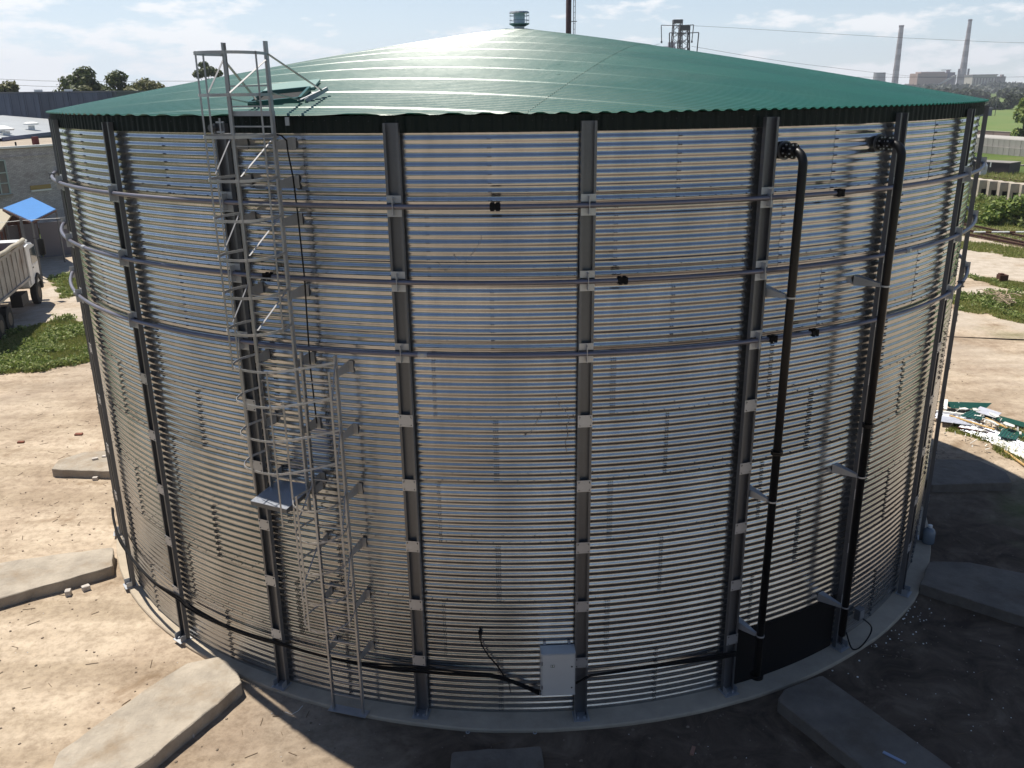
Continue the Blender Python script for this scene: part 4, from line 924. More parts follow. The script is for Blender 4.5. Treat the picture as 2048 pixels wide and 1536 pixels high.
# ------------------------------------------------------------------ LEFT: warehouse, brick building, canopy, truck
M_wh = mat('weathered_grey_cladding', (0.085, 0.10, 0.14), rough=0.75, var=0.35, vscale=0.9, rnd=0.28, stretch=(3, 3, 0.25))
wh = thing('warehouse', 'long flat roofed warehouse clad in dark grey blue panels at the far left', 'warehouse', (-60, 80, GZ))
b = MB(); b.box((0, 9.2, 4.7), (33.2, 18, 9.4)); b.build('wall', mat('grey_wall', (0.10, 0.11, 0.13), rough=0.85), wh)
b = MB(); b.box((0, 0, 0), (1.58, 0.12, 7.2)); b.box((-.66, -.08, 0), (0.12, 0.06, 7.2)); b.box((.2, -.08, 0), (0.1, 0.05, 7.2)); pn = None
for q in range(20):
    x = -15.4 + q * 1.62
    if pn is None: pn = b.build('cladding_panel', M_wh, wh); pn.location = (x, 0.1, 5.78)
    else: link('cladding_panel', pn.data, wh, loc=(x, 0.1 + random.uniform(-.03, .03), 5.78))
b = MB(); b.box((0, 9.2, 9.48), (33.4, 18.2, 0.14)); b.build('roof', mat('grey_roofing', (0.16, 0.16, 0.17), rough=0.9), wh)
for q in range(7):
    b = MB(); b.box((-14 + q * 4.6, -0.03, 1.25), (3.6, 0.06, 1.5)); b.build('window', mat('dark_window_band', (0.035, 0.03, 0.05), rough=0.3) if q == 0 else bpy.data.materials['dark_window_band'], wh)
for x, w_ in ((-11.6, 1.0),): b = MB(); b.tube([(x + 5.0 - w_, 0.8, 9.8), (x + 5.0 + w_, 0.8, 9.8)], 0.28, 8); b.build('roof_vent_box', M_dark, wh)
for x in (2.6, 7.9, 11.2): b = MB(); b.box((x, 0.6, 9.66), (0.7, 0.5, 0.22)); b.build('roof_block', M_white, wh)

def brick_wall_mat():
    m = mat('grey_brickwork', (0.62, 0.57, 0.56), rough=0.9, var=0.2, vscale=1.2, bump=0.0, dirt=(0.25, 0.17, 0.14), dirt_scale=0.35, dirt_amt=0.5)
    t = m.node_tree; b = t.nodes['Principled BSDF']; tcn = t.nodes.new('ShaderNodeTexCoord'); mp = t.nodes.new('ShaderNodeMapping'); mp.inputs['Rotation'].default_value = (R_(90), 0, 0); t.links.new(tcn.outputs['Object'], mp.inputs[0])
    br = t.nodes.new('ShaderNodeTexBrick'); br.inputs['Scale'].default_value = 1.0; br.inputs['Brick Width'].default_value = 0.26; br.inputs['Row Height'].default_value = 0.085; br.inputs['Mortar Size'].default_value = 0.012
    br.inputs['Color1'].default_value = (1, 1, 1, 1); br.inputs['Color2'].default_value = (0.72, 0.70, 0.70, 1); br.inputs['Mortar'].default_value = (0.5, 0.5, 0.52, 1); t.links.new(mp.outputs[0], br.inputs['Vector'])
    src = b.inputs['Base Color'].links[0].from_socket; mx = t.nodes.new('ShaderNodeMix'); mx.data_type = 'RGBA'; mx.blend_type = 'MULTIPLY'; mx.inputs['Factor'].default_value = 1.0
    t.links.new(src, mx.inputs['A']); t.links.new(br.outputs['Color'], mx.inputs['B']); t.links.new(mx.outputs['Result'], b.inputs['Base Color']); return m
M_bw = brick_wall_mat(); ang = math.atan2(0.85, 0.53)
bb = thing('brick_building', 'low grey brick building with a flat roof and white coping at the left edge', 'building', (-35.4, 42.0, GZ), ang)
# local x along facade, local -y faces the tank
b = MB(); b.box((2, 6.01, 2.78), (24, 12, 5.56)); b.build('wall', M_bw, bb)
b = MB(); b.box((2, 6.1, 5.62), (24.1, 12.2, 0.1)); b.build('flat_roof', mat('sandy_roofing_felt', (0.36, 0.30, 0.23), rough=0.9, var=0.2, vscale=0.6), bb)
b = MB(); b.box((2, 0.0, 5.70), (24.3, 0.30, 0.14)); b.build('coping', M_white, bb)
b = MB(); b.box((2, -0.02, 5.05), (24.0, 0.06, 0.07)); b.build('string_course', M_bw, bb)
M_glass = mat('old_window_glass', (0.05, 0.07, 0.08), rough=0.15, spec=0.8); M_frame = mat('window_frame_paint', (0.35, 0.42, 0.40), rough=0.6)
for wx in (-0.55, -3.6, -6.7):
    b = MB(); b.box((wx, -0.03, 3.75), (1.2, 0.08, 2.2)); wi = b.build('window', M_glass, bb)
    b = MB()
    for s in (-1, 1): b.box((wx + s * 0.6, -0.08, 3.75), (0.1, 0.06, 2.3))
    for z_ in (2.62, 3.35, 4.05, 4.88): b.box((wx, -0.082, z_), (1.1, 0.05, 0.08))
    b.box((wx, -0.081, 3.75), (0.07, 0.05, 2.2)); b.build('frame', M_frame, wi)
    b = MB(); b.box((wx, -0.14, 2.55), (1.4, 0.22, 0.07)); b.build('sill', M_conc, wi)
b = MB(); b.box((2.3, -0.04, 2.86), (1.5, 0.05, 0.30)); b.build('yellow_panel', mat('ochre_panel', (0.35, 0.24, 0.08), rough=0.7), bb)
b = MB(); b.box((2.3, -0.06, 2.64), (1.5, 0.10, 0.10)); b.build('ledge', M_white, bb)
b = MB(); b.box((3.7, 2.0, 5.95), (0.35, 0.35, 0.6)); b.build('roof_stack', mat('dark_brick_stack', (0.13, 0.03, 0.03), rough=0.9), bb)
b = MB(); b.tube([(1.6, 0.9, 5.66), (1.6, 0.9, 6.0)], 0.06, 8); b.build('roof_pipe', M_dark, bb)
# metal roofed workshop behind it
mw = thing('workshop', 'workshop with shallow grey metal roof and white ventilators behind the brick building', 'building', (-52, 66, GZ), R_(97))
b = MB(); b.box((0, 0, 2.95), (30, 18, 5.9)); b.build('wall', mat('blue_fascia_wall', (0.05, 0.075, 0.17), rough=0.7), mw)
b = MB(); hw2 = 9.5; L = 15.5
P_ = [(-L, -hw2, 5.92), (L, -hw2, 5.92), (L, hw2, 5.92), (-L, hw2, 5.92), (-L + 7, 0, 7.25), (L - 7, 0, 7.25)]
b.v = P_; b.f = [(0, 1, 5, 4), (1, 2, 5), (2, 3, 4, 5), (3, 0, 4), (3, 2, 1, 0)]
M_zinc = mat('pale_zinc_roofing', (0.36, 0.38, 0.39), rough=0.5, metal=0.2, var=0.15, vscale=0.3)
b.build('roof', M_zinc, mw)
b = MB(); b.box((0, -hw2 - 0.03, 5.86), (31.2, 0.10, 0.28)); b.build('gutter', mat('dark_blue_gutter', (0.04, 0.06, 0.15), rough=0.5), mw)
for (x, y, z_) in ((-4.5, -7.6, 6.2), (-10.8, -7.6, 6.1), (-12.4, -8.6, 6.0), (3.5, -8.2, 6.0)):
    b = MB(); b.tube([(x, y, z_ - .2), (x, y, z_ + .35)], 0.28, 10); vv = b.build('ventilator', M_white, mw)
    b = MB(); b.tube([(x, y, z_ + .42), (x, y, z_ + .55), (x, y, z_ + .66)], [0.62, 0.66, 0.3], 12); b.build('cowl', M_white, vv)
# canopy and lean-to
cn_ = thing('blue_canopy', 'bright blue sheet canopy on thin posts in front of the brick building', 'canopy', (0, 0, 0))
cc = [Vector((-29.0, 29.9, 3.0)), Vector((-24.85, 25.05, 2.9)), Vector((-25.87, 29.6, 2.95)), Vector((-30.0, 34.9, 3.05))]
b = MB(); b.hexa([p - Z * 0.05 for p in cc] + cc); b.build('sheet', mat('blue_roof_sheet', (0.03, 0.19, 0.50), rough=0.45, var=0.15, vscale=2), cn_)
for a_, c_ in ((0, 1), (1, 2), (2, 3), (3, 0)): b = MB(); b.bar(cc[a_] - Z * 0.10, cc[c_] - Z * 0.10, 0.06, 0.09); b.build('beam', M_brown, cn_)
for p in cc: b = MB(); b.tube([(p.x, p.y, GZ), (p.x, p.y, p.z - 0.06)], 0.05, 8); b.build('post', M_galv, cn_)
ln_ = thing('shed', 'open shed with a pale tan roof left of the blue canopy', 'shed', (0, 0, 0))
q4 = [Vector((-33.5, 24.5, 2.55)), Vector((-26.6, 25.2, 2.45)), Vector((-28.6, 30.4, 2.85)), Vector((-34.5, 32.0, 2.9))]
b = MB(); b.hexa([p - Z * 0.08 for p in q4] + q4); b.build('roof', mat('tan_sheet', (0.34, 0.30, 0.22), rough=0.8), ln_)
for p in q4: b = MB(); b.tube([(p.x, p.y, GZ), (p.x, p.y, p.z - 0.09)], 0.06, 8); b.build('post', M_brown, ln_)
b = MB(); b.box((-31.5, 32.2, 1.2), (6, 0.15, 2.5)); b.build('back_wall', M_brown, ln_)
fe = thing('concrete_fence', 'grey panel fence below the canopy, behind the truck', 'fence', (0, 0, 0))
for q in range(9):
    p0 = Vector((-36 + q * 1.35, 24.5 + q * 1.12, 0.0)); p1 = p0 + Vector((1.30, 1.08, 0)); b = MB(); b.bar((p0 + p1) / 2 + Z * GZ, (p0 + p1) / 2 + Z * 1.95, 1.68, 0.08, (p1 - p0)); 
    b = MB(); m_ = (p0 + p1) / 2; d_ = (p1 - p0).normalized(); b.box(m_ + Z * 0.95, (1.66, 0.08, 2.0), (d_, Vector((-d_.y, d_.x, 0)), Z)); b.build('panel', mat('fence_grey', (0.17, 0.16, 0.17), rough=0.9, rnd=0.1) if q == 0 else bpy.data.materials['fence_grey'], fe)
pt = tag(MB().build('lamp_post', M_galv), '', 'post'); bpy.data.objects.remove(pt)
b = MB(); b.tube([(-25.3, 24.9, GZ), (-25.3, 24.9, 3.1)], 0.07, 8); tag(b.build('steel_post', M_galv), 'thin grey steel post in front of the blue canopy behind the truck cab', 'post')
b = MB(); b.tube([(-33.0, 20.0, 2.9), (-29, 24, 2.72), (-25.3, 24.9, 2.95), (-22, 27.5, 2.85), (-18, 30.5, 3.1)], 0.012, 4); tag(b.build('overhead_wire', M_white), 'pale wire strung past the post and under the blue canopy', 'wire')

# truck (dump trailer body and white cab)
u = Vector((-0.275, 0.961, 0)).normalized(); tk = thing('dump_truck', 'white cab dump truck with a dirty ribbed grey tipper body, parked at the left edge', 'truck', (-22.65, 17.55, GZ), math.atan2(u.y, u.x))
M_bed = mat('dirty_white_bed', (0.40, 0.37, 0.33), rough=0.7, var=0.35, vscale=1.1, dirt=(0.17, 0.09, 0.05), dirt_scale=0.8, dirt_amt=0.8)
M_bedin = mat('rusty_bed_inside', (0.14, 0.045, 0.04), rough=0.85, var=0.4, vscale=2)
M_cab = mat('cab_white', (0.72, 0.72, 0.70), rough=0.35, var=0.08, vscale=2)
M_tyre = mat('tyre', (0.02, 0.019, 0.018), rough=0.9, var=0.3, vscale=10); M_chas = mat('chassis', (0.018, 0.016, 0.016), rough=0.7); M_rim = mat('dusty_rim', (0.12, 0.09, 0.06), rough=0.7)
bl = 6.6; bw = 2.5; zf, zt_ = 1.50, 2.92
for s in (-1, 1):
    b = MB(); b.box((-bl / 2, s * (bw / 2 - 0.03), (zf + zt_) / 2), (bl, 0.05, zt_ - zf)); sp_ = b.build('side_board', M_bed, tk)
    for q in range(10): b = MB(); b.box((-0.1 - q * 0.71, s * (bw / 2 + 0.012), (zf + zt_) / 2 - 0.03), (0.07, 0.03, zt_ - zf - 0.12)); b.build('rib', M_bed, sp_)
    b = MB(); b.box((-bl / 2, s * (bw / 2 + 0.02), zt_ + 0.04), (bl + .1, 0.13, 0.08)); b.build('top_rail', M_bed, sp_)
    b = MB(); b.box((-bl / 2, s * (bw / 2 + 0.01), zf - 0.05), (bl, 0.10, 0.10)); b.build('bottom_rail', M_bed, sp_)
    b = MB(); b.box((-bl / 2, s * (bw / 2 - 0.060), (zf + zt_) / 2), (bl - .1, 0.006, zt_ - zf - .1)); b.build('inner_face', M_bedin, sp_)
b = MB(); b.box((-bl / 2, 0, zf), (bl, bw - 0.12, 0.08)); b.build('bed_floor', M_bedin, tk)
b = MB(); b.box((-0.04, 0, (zf + zt_) / 2 + .05), (0.07, bw - .07, zt_ - zf + .1)); b.build('headboard', M_bed, tk)
b = MB(); b.box((-bl + .04, 0, (zf + zt_) / 2), (0.07, bw - .07, zt_ - zf)); b.build('tailboard', M_bed, tk)
b = MB(); pts = [(-bl + 0.1 + (bl - .1) * k / 12, -bw / 2 - 0.02, zt_ + 0.17 + 0.02 * math.sin(k * 1.7)) for k in range(13)]; b.tube(pts, 0.095, 10); b.build('rolled_tarpaulin', mat('dusty_tarp', (0.42, 0.38, 0.30), rough=0.85, var=0.2, vscale=4), tk, smooth=True)
# cab
def extr(b, prof, y0, y1):
    n_ = len(prof); i = len(b.v)
    for y in (y0, y1): b.v += [(x, y, z_) for x, z_ in prof]
    b.f.append(tuple(i + k for k in range(n_))); b.f.append(tuple(i + n_ + k for k in reversed(range(n_))))
    for k in range(n_): l = (k + 1) % n_; b.f.append((i + l, i + k, i + n_ + k, i + n_ + l))
def bevelled(b, name, m, parent, off=0.04, seg=2):
    bm = bmesh.new(); me = bpy.data.meshes.new(name); me.from_pydata(b.v, [], b.f); bm.from_mesh(me); bmesh.ops.recalc_face_normals(bm, faces=bm.faces); bmesh.ops.bevel(bm, geom=bm.edges[:], offset=off, segments=seg, affect='EDGES'); bm.to_mesh(me); me.materials.append(m); return link(name, me, parent)
b = MB(); extr(b, [(0.22, 0.95), (2.10, 0.95), (2.17, 1.8), (1.95, 2.72), (0.9, 2.88), (0.22, 2.82)], -1.22, 1.22); cab = bevelled(b, 'cab', M_cab, tk, 0.09, 3)
for s in (-1, 1):
    b = MB(); extr(b, [(0.95, 1.86), (1.98, 1.86), (1.84, 2.56), (0.95, 2.56)], s * 1.222, s * 1.232); b.build('side_window', M_glass, cab)
    b = MB(); b.box((1.45, s * 1.225, 1.40), (1.1, 0.012, 0.85)); dr_ = b.build('door', M_cab, cab); b = MB(); b.box((1.02, s * 1.24, 1.72), (0.16, 0.02, 0.05)); b.build('handle', M_black, dr_)
    b = MB(); b.box((2.38, s * 1.42, 2.42), (0.12, 0.26, 0.75)); mi = bevelled(b, 'mirror', M_black, cab, 0.03, 2); b = MB(); b.tube([(2.1, s * 1.2, 2.85), (2.38, s * 1.4, 2.86), (2.38, s * 1.4, 2.05), (2.15, s * 1.2, 1.98)], 0.02, 6); b.build('mirror_arm', M_black, mi)
    b = MB(); extr(b, [(0.85, 0.95), (0.95, 1.25), (1.35, 1.42), (1.75, 1.25), (1.85, 0.95), (1.80, 0.95), (1.35, 1.30), (0.92, 0.95)], s * 1.15, s * 1.30); b.build('mudguard', M_chas, cab)
b = MB(); b.quad((2.165, -1.05, 1.9), (2.165, 1.05, 1.9), (1.99, 1.0, 2.62), (1.99, -1.0, 2.62)); b.build('windscreen', M_glass, cab)
b = MB(); b.box((2.32, 0, 0.75), (0.25, 2.4, 0.4)); b.build('bumper', M_chas, cab)
b = MB(); b.box((1.4, 0, 2.82), (0.9, 2.0, 0.12)); bevelled(b, 'sun_visor', M_cab, cab, 0.03, 2)
b = MB()
for s in (-1, 1): b.box((-2.2, s * 0.42, 0.98), (9.0, 0.09, 0.26))
for x in (-5.5, -3.5, -1.5, 0.3): b.box((x, 0, 0.98), (0.12, 0.76, 0.2))
b.box((-1.0, -0.95, 0.72), (1.1, 0.45, 0.5)); b.box((-1.0, 0.95, 0.72), (1.1, 0.45, 0.5)); b.build('chassis', M_chas, tk)
for x in (1.35, -3.9, -5.2):
    for s in (-1, 1):
        for dy in ((0,) if x > 0 else (0, -0.32)):
            yc = s * (1.08 + dy); b = MB(); b.tube([(x, yc - 0.14, 0.52), (x, yc - 0.12, 0.52), (x, yc + 0.12, 0.52), (x, yc + 0.14, 0.52)], [0.46, 0.52, 0.52, 0.46], 24); w_ = b.build('wheel', M_tyre, tk)
            b = MB(); b.tube([(x, yc + s * 0.10, 0.52), (x, yc + s * 0.148, 0.52)], [0.30, 0.26], 16); b.build('rim', M_rim, w_)
# second vehicle rails behind
b = MB(); 
for z_ in (2.0, 2.35, 2.6): b.tube([(-29.6, 19.2, z_), (-25.4, 21.2, z_)], 0.035, 6)
b.tube([(-25.4, 21.2, GZ), (-25.4, 21.2, 2.5), (-25.5, 21.15, 2.6)], 0.035, 6); b.tube([(-29.0, 19.5, GZ), (-29.0, 19.5, 2.6)], 0.035, 6)
tag(b.build('pipe_railing', M_white, smooth=True), 'white tube railing standing behind the tipper body at the left edge', 'railing')

# ------------------------------------------------------------------ RIGHT: scrap pile, tracks, blocks
M_shg = mat('scrap_green_sheet', (0.010, 0.075, 0.055), rough=0.4); M_shz = mat('scrap_zinc_sheet', (0.62, 0.64, 0.72), rough=0.42, metal=0.25, var=0.2, vscale=6); M_shw = mat('scrap_white_sheet', (0.72, 0.71, 0.66), rough=0.6, var=0.1, vscale=4); M_timber = mat('fresh_timber', (0.55, 0.36, 0.14), rough=0.8, var=0.2, vscale=5)
def ribsheet(p, L_, W_, rz, m, label, tilt=0.05, dz=0.05, waves=6, cut=None):
    b = MB(); nw = waves * 4
    for i in range(2):
        for j in range(nw + 1):
            y = -W_ / 2 + W_ * j / nw; z_ = 0.018 * (1 if j % 4 in (1, 2) else 0); x = (-L_ / 2 if i == 0 else L_ / 2)
            if cut: x += cut * (j / nw - 0.5) * (1 if i else -1) * L_
            b.v.append((x, y, z_ + 0.03 * math.sin(y * 5)))
    for j in range(nw): b.f.append((j, j + 1, nw + 2 + j, nw + 1 + j))
    o = b.build('scrap_sheet', m, None); o.location = (p[0], p[1], GZ + dz); o.rotation_euler = (random.uniform(-tilt, tilt), random.uniform(-tilt, tilt), rz)
    md = o.modifiers.new('thick', 'SOLIDIFY'); md.thickness = 0.003
    return tag(o, label, 'metal sheet', 'offcuts in the scrap heap right of the tank')
ribsheet((13.0, 3.95), 1.2, 0.42, -0.20, M_shg, 'green ribbed offcut along the back of the scrap heap', dz=0.14, cut=0.25)
ribsheet((12.72, 2.95), 0.6, 0.45, 0.75, M_shg, 'small dark green fan shaped offcut in the middle of the scrap heap', dz=0.20, cut=0.5)
ribsheet((13.55, 2.9), 1.3, 0.25, -1.0, M_shg, 'narrow green strip on the far side of the scrap heap', dz=0.10)
ribsheet((12.95, 1.55), 0.55, 0.42, 0.9, M_shg, 'dark green ribbed piece lying across the long zinc sheets', dz=0.17, cut=0.35)
ribsheet((13.45, 1.6), 1.7, 0.22, -1.25, M_shg, 'long green strip at the right end of the scrap heap', dz=0.10)
ribsheet((12.62, 1.75), 1.9, 0.62, -1.18, M_shz, 'long bluish zinc ribbed sheet in the front of the scrap heap', dz=0.09, cut=0.15)
ribsheet((12.2, 3.1), 0.9, 0.6, -0.6, M_shz, 'crumpled zinc offcut at the tank end of the scrap heap', dz=0.10, tilt=.12)
ribsheet((12.72, 0.75), 1.3, 0.34, -1.25, M_shw, 'white sheet strip pointing towards the lower right from the scrap heap', dz=0.08, waves=3)
ribsheet((12.1, 2.7), 0.8, 0.4, -0.4, M_shz, 'small pale zinc piece nearest the tank in the scrap heap', dz=0.16, tilt=.15)
ribsheet((13.3, 3.3), 0.6, 0.35, -0.9, M_shz, 'small zinc corner piece behind the white scraps', dz=0.17, tilt=.1)
def plank(p, q, w, h, m, label, name='plank', cat='plank', group='planks in the scrap heap'):
    b = MB(); b.bar(p, q, w, h); return tag(b.build(name, m), label, cat, group)
plank((12.1, 3.05, 0.12), (12.72, 1.85, 0.16), 0.07, 0.03, M_timber, 'yellow timber batten lying across the scrap heap')
plank((12.95, 2.75, 0.15), (13.15, 2.0, 0.14), 0.06, 0.03, M_timber, 'short yellow batten under the white scraps')
plank((12.45, 0.9, 0.0), (12.46, -0.2, 0.0), 0.05, 0.03, M_timber, 'pale batten along the front edge of the white strip')
plank((12.15, 3.45, 0.16), (12.5, 4.15, 0.20), 0.10, 0.02, M_shw, 'pale board sticking up at the tank end of the scrap heap')
plank((11.9, 3.5, 0.10), (12.9, 2.9, 0.14), 0.08, 0.03, M_shw, 'white batten across the back of the scrap heap')
plank((12.0, 2.35, 0.03), (12.6, 1.9, 0.05), 0.06, 0.03, M_brown, 'dark reddish stick in front of the zinc offcut')
for k, (x, y, s) in enumerate([(12.9, 2.3, .5), (13.25, 2.1, .34), (12.65, 3.35, .3), (12.95, 3.3, .25), (13.2, 2.85, .3)]):
    b = MB(); P_ = [(s * .5 * math.cos(2 * PI * i / 7) * random.uniform(.7, 1.2), s * .35 * math.sin(2 * PI * i / 7) * random.uniform(.7, 1.2), random.uniform(0, .05)) for i in range(7)]
    b.poly(P_); o = b.build('film_scrap', M_shw); o.location = (x, y, GZ + 0.24); o.rotation_euler = (random.uniform(-.2, .2), random.uniform(-.2, .2), -0.8); md = o.modifiers.new('t', 'SOLIDIFY'); md.thickness = 0.02
    tag(o, ['large white crumpled piece in the centre of the scrap heap', 'white crumpled piece at the right end of the scrap heap', 'small white scrap behind the small green fan shaped offcut', 'tiny white scrap beside the back green offcut', 'white scrap under the narrow green strip'][k], 'scrap')
b = MB()
for q in range(230):
    x, y = random.gauss(12.7, .42), random.gauss(2.4, .8); a = random.uniform(0, PI); l = random.uniform(.03, .15); b.bar((x, y, GZ + random.uniform(.02, .2)), (x + l * math.cos(a), y + l * math.sin(a), GZ + random.uniform(.02, .2)), random.uniform(.01, .05), .008)
b.build('small_scraps', M_shw, kind='stuff')
# brushwood on the right weeds
bw_ = MB()
for q in range(26):
    x, y = 20.9 + random.gauss(0, .25), 16.4 + random.uniform(-1.2, 1.4); a = random.gauss(1.75, .4); l = random.uniform(.3, .9)
    bw_.tube([(x, y, .15 + random.uniform(0, .2)), (x + l * math.cos(a) * .5, y + l * math.sin(a) * .5, .2 + random.uniform(0, .2)), (x + l * math.cos(a), y + l * math.sin(a), .15 + random.uniform(0, .2))], [.025, .02, .01], 5)
bw_.build('brushwood', mat('dry_wood', (0.42, 0.32, 0.22), rough=0.9, var=.4, vscale=5), kind='stuff')
b = MB(); b.tube([(15.4, 12.0, gz(15.4, 12) + .012), (16.2, 11.84, gz(16.2, 11.84) + .012), (17.5, 11.6, gz(17.5, 11.6) + .012), (18.7, 11.3, gz(18.7, 11.3) + .012), (21, 10.9, gz(21, 10.9) + .012)], .022, 5); tag(b.build('ground_hose', M_rubber, smooth=True), 'thin dark hose lying straight across the sandy yard at the right', 'hose')

# railway
M_rail = mat('rusty_rail', (0.10, 0.045, 0.03), rough=0.7, var=.3, vscale=5); M_sleeper = mat('weathered_sleeper', (0.28, 0.24, 0.19), rough=0.9, var=.4, vscale=3, rnd=.15)
def rails(name, label, lines, d0, d1, sl=None, grp='railway tracks at the right'):
    t = thing(name, label, 'railway track', (0, 0, 0), 0, grp)
    d = (Vector((lines[0][1])) - Vector((lines[0][0]))).normalized()
    for a_, b__ in lines:
        A_ = Vector(a_); p0 = A_ + d * d0; p1 = A_ + d * d1
        for zc, w_, h_ in ((0.02, .12, .02), (0.07, .02, .10), (0.13, .07, .035)):
            pass
        b = MB(); b.bar((p0.x, p0.y, GZ + .05), (p1.x, p1.y, GZ + .05), .12, .02); b.bar((p0.x, p0.y, GZ + .11), (p1.x, p1.y, GZ + .11), .022, .12); b.bar((p0.x, p0.y, GZ + .18), (p1.x, p1.y, GZ + .18), .07, .04); b.build('rail', M_rail, t)
    if sl:
        A_, B_ = Vector(lines[0][0]), Vector(lines[1][0]); n_ = Vector((-d.y, d.x)); w_ = (B_ - A_).dot(n_); c0_ = A_ + n_ * w_ / 2; k = d0; me = None
        while k < d1:
            c = c0_ + d * k; b = MB(); b.box((0, 0, 0), (.24, 2.6, .10))
            if me is None: o = b.build('sleeper', M_sleeper, t); me = o.data
            else: o = link('sleeper', me, t)
            o.location = (c.x, c.y, GZ + sl + random.uniform(-.01, .01)); o.rotation_euler.z = math.atan2(d.y, d.x) + random.uniform(-.04, .04); k += .62 if sl > -.02 else .65
rails('railway_track', 'near rusty railway track half buried in grass in front of the large bush', [((30.23, 38.55), (31.13, 33.86)), ((28.9, 37.1), (30.0, 32.3))], -8, 12, -.03)
rails('railway_rail', 'single rusty rail closest to the tank, in the grass', [((27.8, 36.6), (29.25, 31.5))], -8, 12, None)
rails('far_railway_track', 'farther railway track on pale sleepers behind the large bush', [((47.65, 72.83), (48.75, 65.94)), ((46.2, 71.9), (47.25, 65.3))], -16, 24, .0)
ba = thing('barrier_pole', 'white painted barrier pole lying across the near railway track', 'barrier')
for k in range(14):
    f0 = k / 14; f1 = (k + .92) / 14; A_, B_ = Vector((28.7, 35.2, .16)), Vector((33.6, 34.6, .20)); b = MB(); b.tube([A_.lerp(B_, f0), A_.lerp(B_, f1)], .055, 8); b.build('painted_band', M_white if k % 4 != 2 else M_brown, ba)
# standing precast hollow panels
M_pre = mat('precast_concrete', (0.44, 0.38, 0.31), rough=0.9, var=.25, vscale=1.5, rnd=.08)
for k in range(9):
    f_ = k / 8; x, y = 38.4 + 2.6 * f_, 56.6 - 8.2 * f_; pr = thing('precast_block', ['pale precast concrete block with square opening, leftmost of the row behind the large bush', 'second precast block from the left behind the bush', 'third precast block from the left behind the bush', 'fourth precast block from the left behind the bush', 'fifth precast block of the row behind the bush', 'precast block at the right edge of the view in the row behind the bush', 'precast block beyond the right edge next to the last seen in the row', 'precast block beyond the right edge, second from the end of the row', 'precast block beyond the right edge at the end of the row'][k], 'concrete block', (x, y, GZ), -0.25 + random.uniform(-.05, .05), 'row of precast concrete blocks behind the bush')
    b = MB()
    b.box((0, -.25, .75), (.05, .5, 1.5)); b.box((0, .35, .12), (.05, .7, .24)); b.v = []; b.f = []
    for (yy, zz_, sy, sz) in ((-.42, .75, .22, 1.5), (.42, .75, .22, 1.5), (0, .12, .62, .24), (0, 1.15, .62, .7)): b.box((0, yy, zz_), (.9, sy, sz))
    b.f = b.f; o = b.build('shell', M_pre, pr); o.rotation_euler.z = R_(90)
    b = MB(); b.box((0, 0.0, .52), (.5, .30, .56)); o2 = b.build('hollow', M_dark, pr); o2.rotation_euler.z = R_(90); o2.location = (0, 0.2, 0)
b = MB(); b.box((0, 0, 0), (.7, 2.4, .12)); o = tag(b.build('concrete_beam', M_pre), 'long pale concrete beam lying in front of the dark container', 'beam'); o.location = (53.5, 70.5, .1); o.rotation_euler.z = -.3
# dark flat container
dk = thing('dark_container', 'low dark flat topped container behind the far railway track', 'container', (51.2, 76.6, GZ), -.9)
b = MB(); b.box((0, 0, .62), (4.4, 2.6, 1.1)); b.build('body', mat('dark_steel_box', (.03, .022, .03), rough=.6), dk); b = MB(); b.box((0, 0, 1.2), (4.5, 2.7, .06)); b.build('top', mat('grey_weathered_top', (.26, .24, .22), rough=.8, var=.3), dk)
for x in (-1.2, .3): b = MB(); b.box((x, -1.33, .95), (.12, .05, .5)); b.build('bracket', M_white, dk)
b = MB(); b.tube([(48.3, 73.0, .0), (48.3, 73.0, 1.0), (48.3, 73.0, 1.5)], [.35, .4, .12], 12); tag(b.build('wrapped_bundle', mat('white_film', (.55, .55, .6), rough=.4)), 'upright white wrapped bundle at the tank side of the dark container', 'bundle')
for k in range(7):
    x, y = 55 + k * 1.6, 88 - k * 1.7; b = MB(); b.box((0, 0, .1), (2.6, .5, .2)); o = tag(b.build('stone_slab', M_pre), ['pale kerb slab lying behind the dark container, leftmost', 'second pale kerb slab behind the container', 'third pale kerb slab behind the container', 'fourth pale kerb slab behind the container', 'fifth pale kerb slab, towards the right edge behind the container', 'kerb slab at the right edge behind the container', 'kerb slab just beyond the right edge behind the container'][k], 'slab', 'kerb slabs strewn behind the container'); o.location = (x, y, GZ); o.rotation_euler.z = -.8 + random.uniform(-.2, .2)
# big concrete blocks stacked in two courses
M_cb = mat('grey_block', (.30, .285, .26), rough=.9, var=.15, vscale=1, rnd=.12)
d = (Vector((67.23, 99.57)) - Vector((65.64, 106.84))).normalized(); me = None
names = ['leftmost', 'second', 'third', 'fourth', 'fifth', 'sixth', 'seventh', 'eighth', 'ninth', 'tenth', 'eleventh', 'twelfth', 'thirteenth', 'fourteenth']
for row in range(2):
    for k in range(14):
        c = Vector((64.6, 110.6)) + d * (k * 1.02 + row * .45); b = MB(); b.box((0, 0, .5), (.97, 1.6, .98))
        if me is None: o = b.build('concrete_block', M_cb); me = o.data
        else: o = link('concrete_block', me)
        o.location = (c.x + .35 * row, c.y, GZ + row * 1.0); o.rotation_euler.z = math.atan2(d.y, d.x) + random.uniform(-.02, .02)
        tag(o, '%s block from the left in the %s course of the stacked grey concrete blocks' % (names[k], ('lower', 'upper')[row]), 'concrete block', 'grey concrete blocks stacked in two courses')
b = MB(); c = Vector((70.0, 113.5)); b.box((0, 0, 0), (30, 5, .1)); o = tag(b.build('block_wall_top', mat('pale_top', (.36, .34, .31), rough=.9)), 'pale flat slab surface behind the stacked blocks', 'slab'); o.location = (68.6, 108, 1.9); o.rotation_euler.z = math.atan2(d.y, d.x); o.scale = (1, 1, 1)
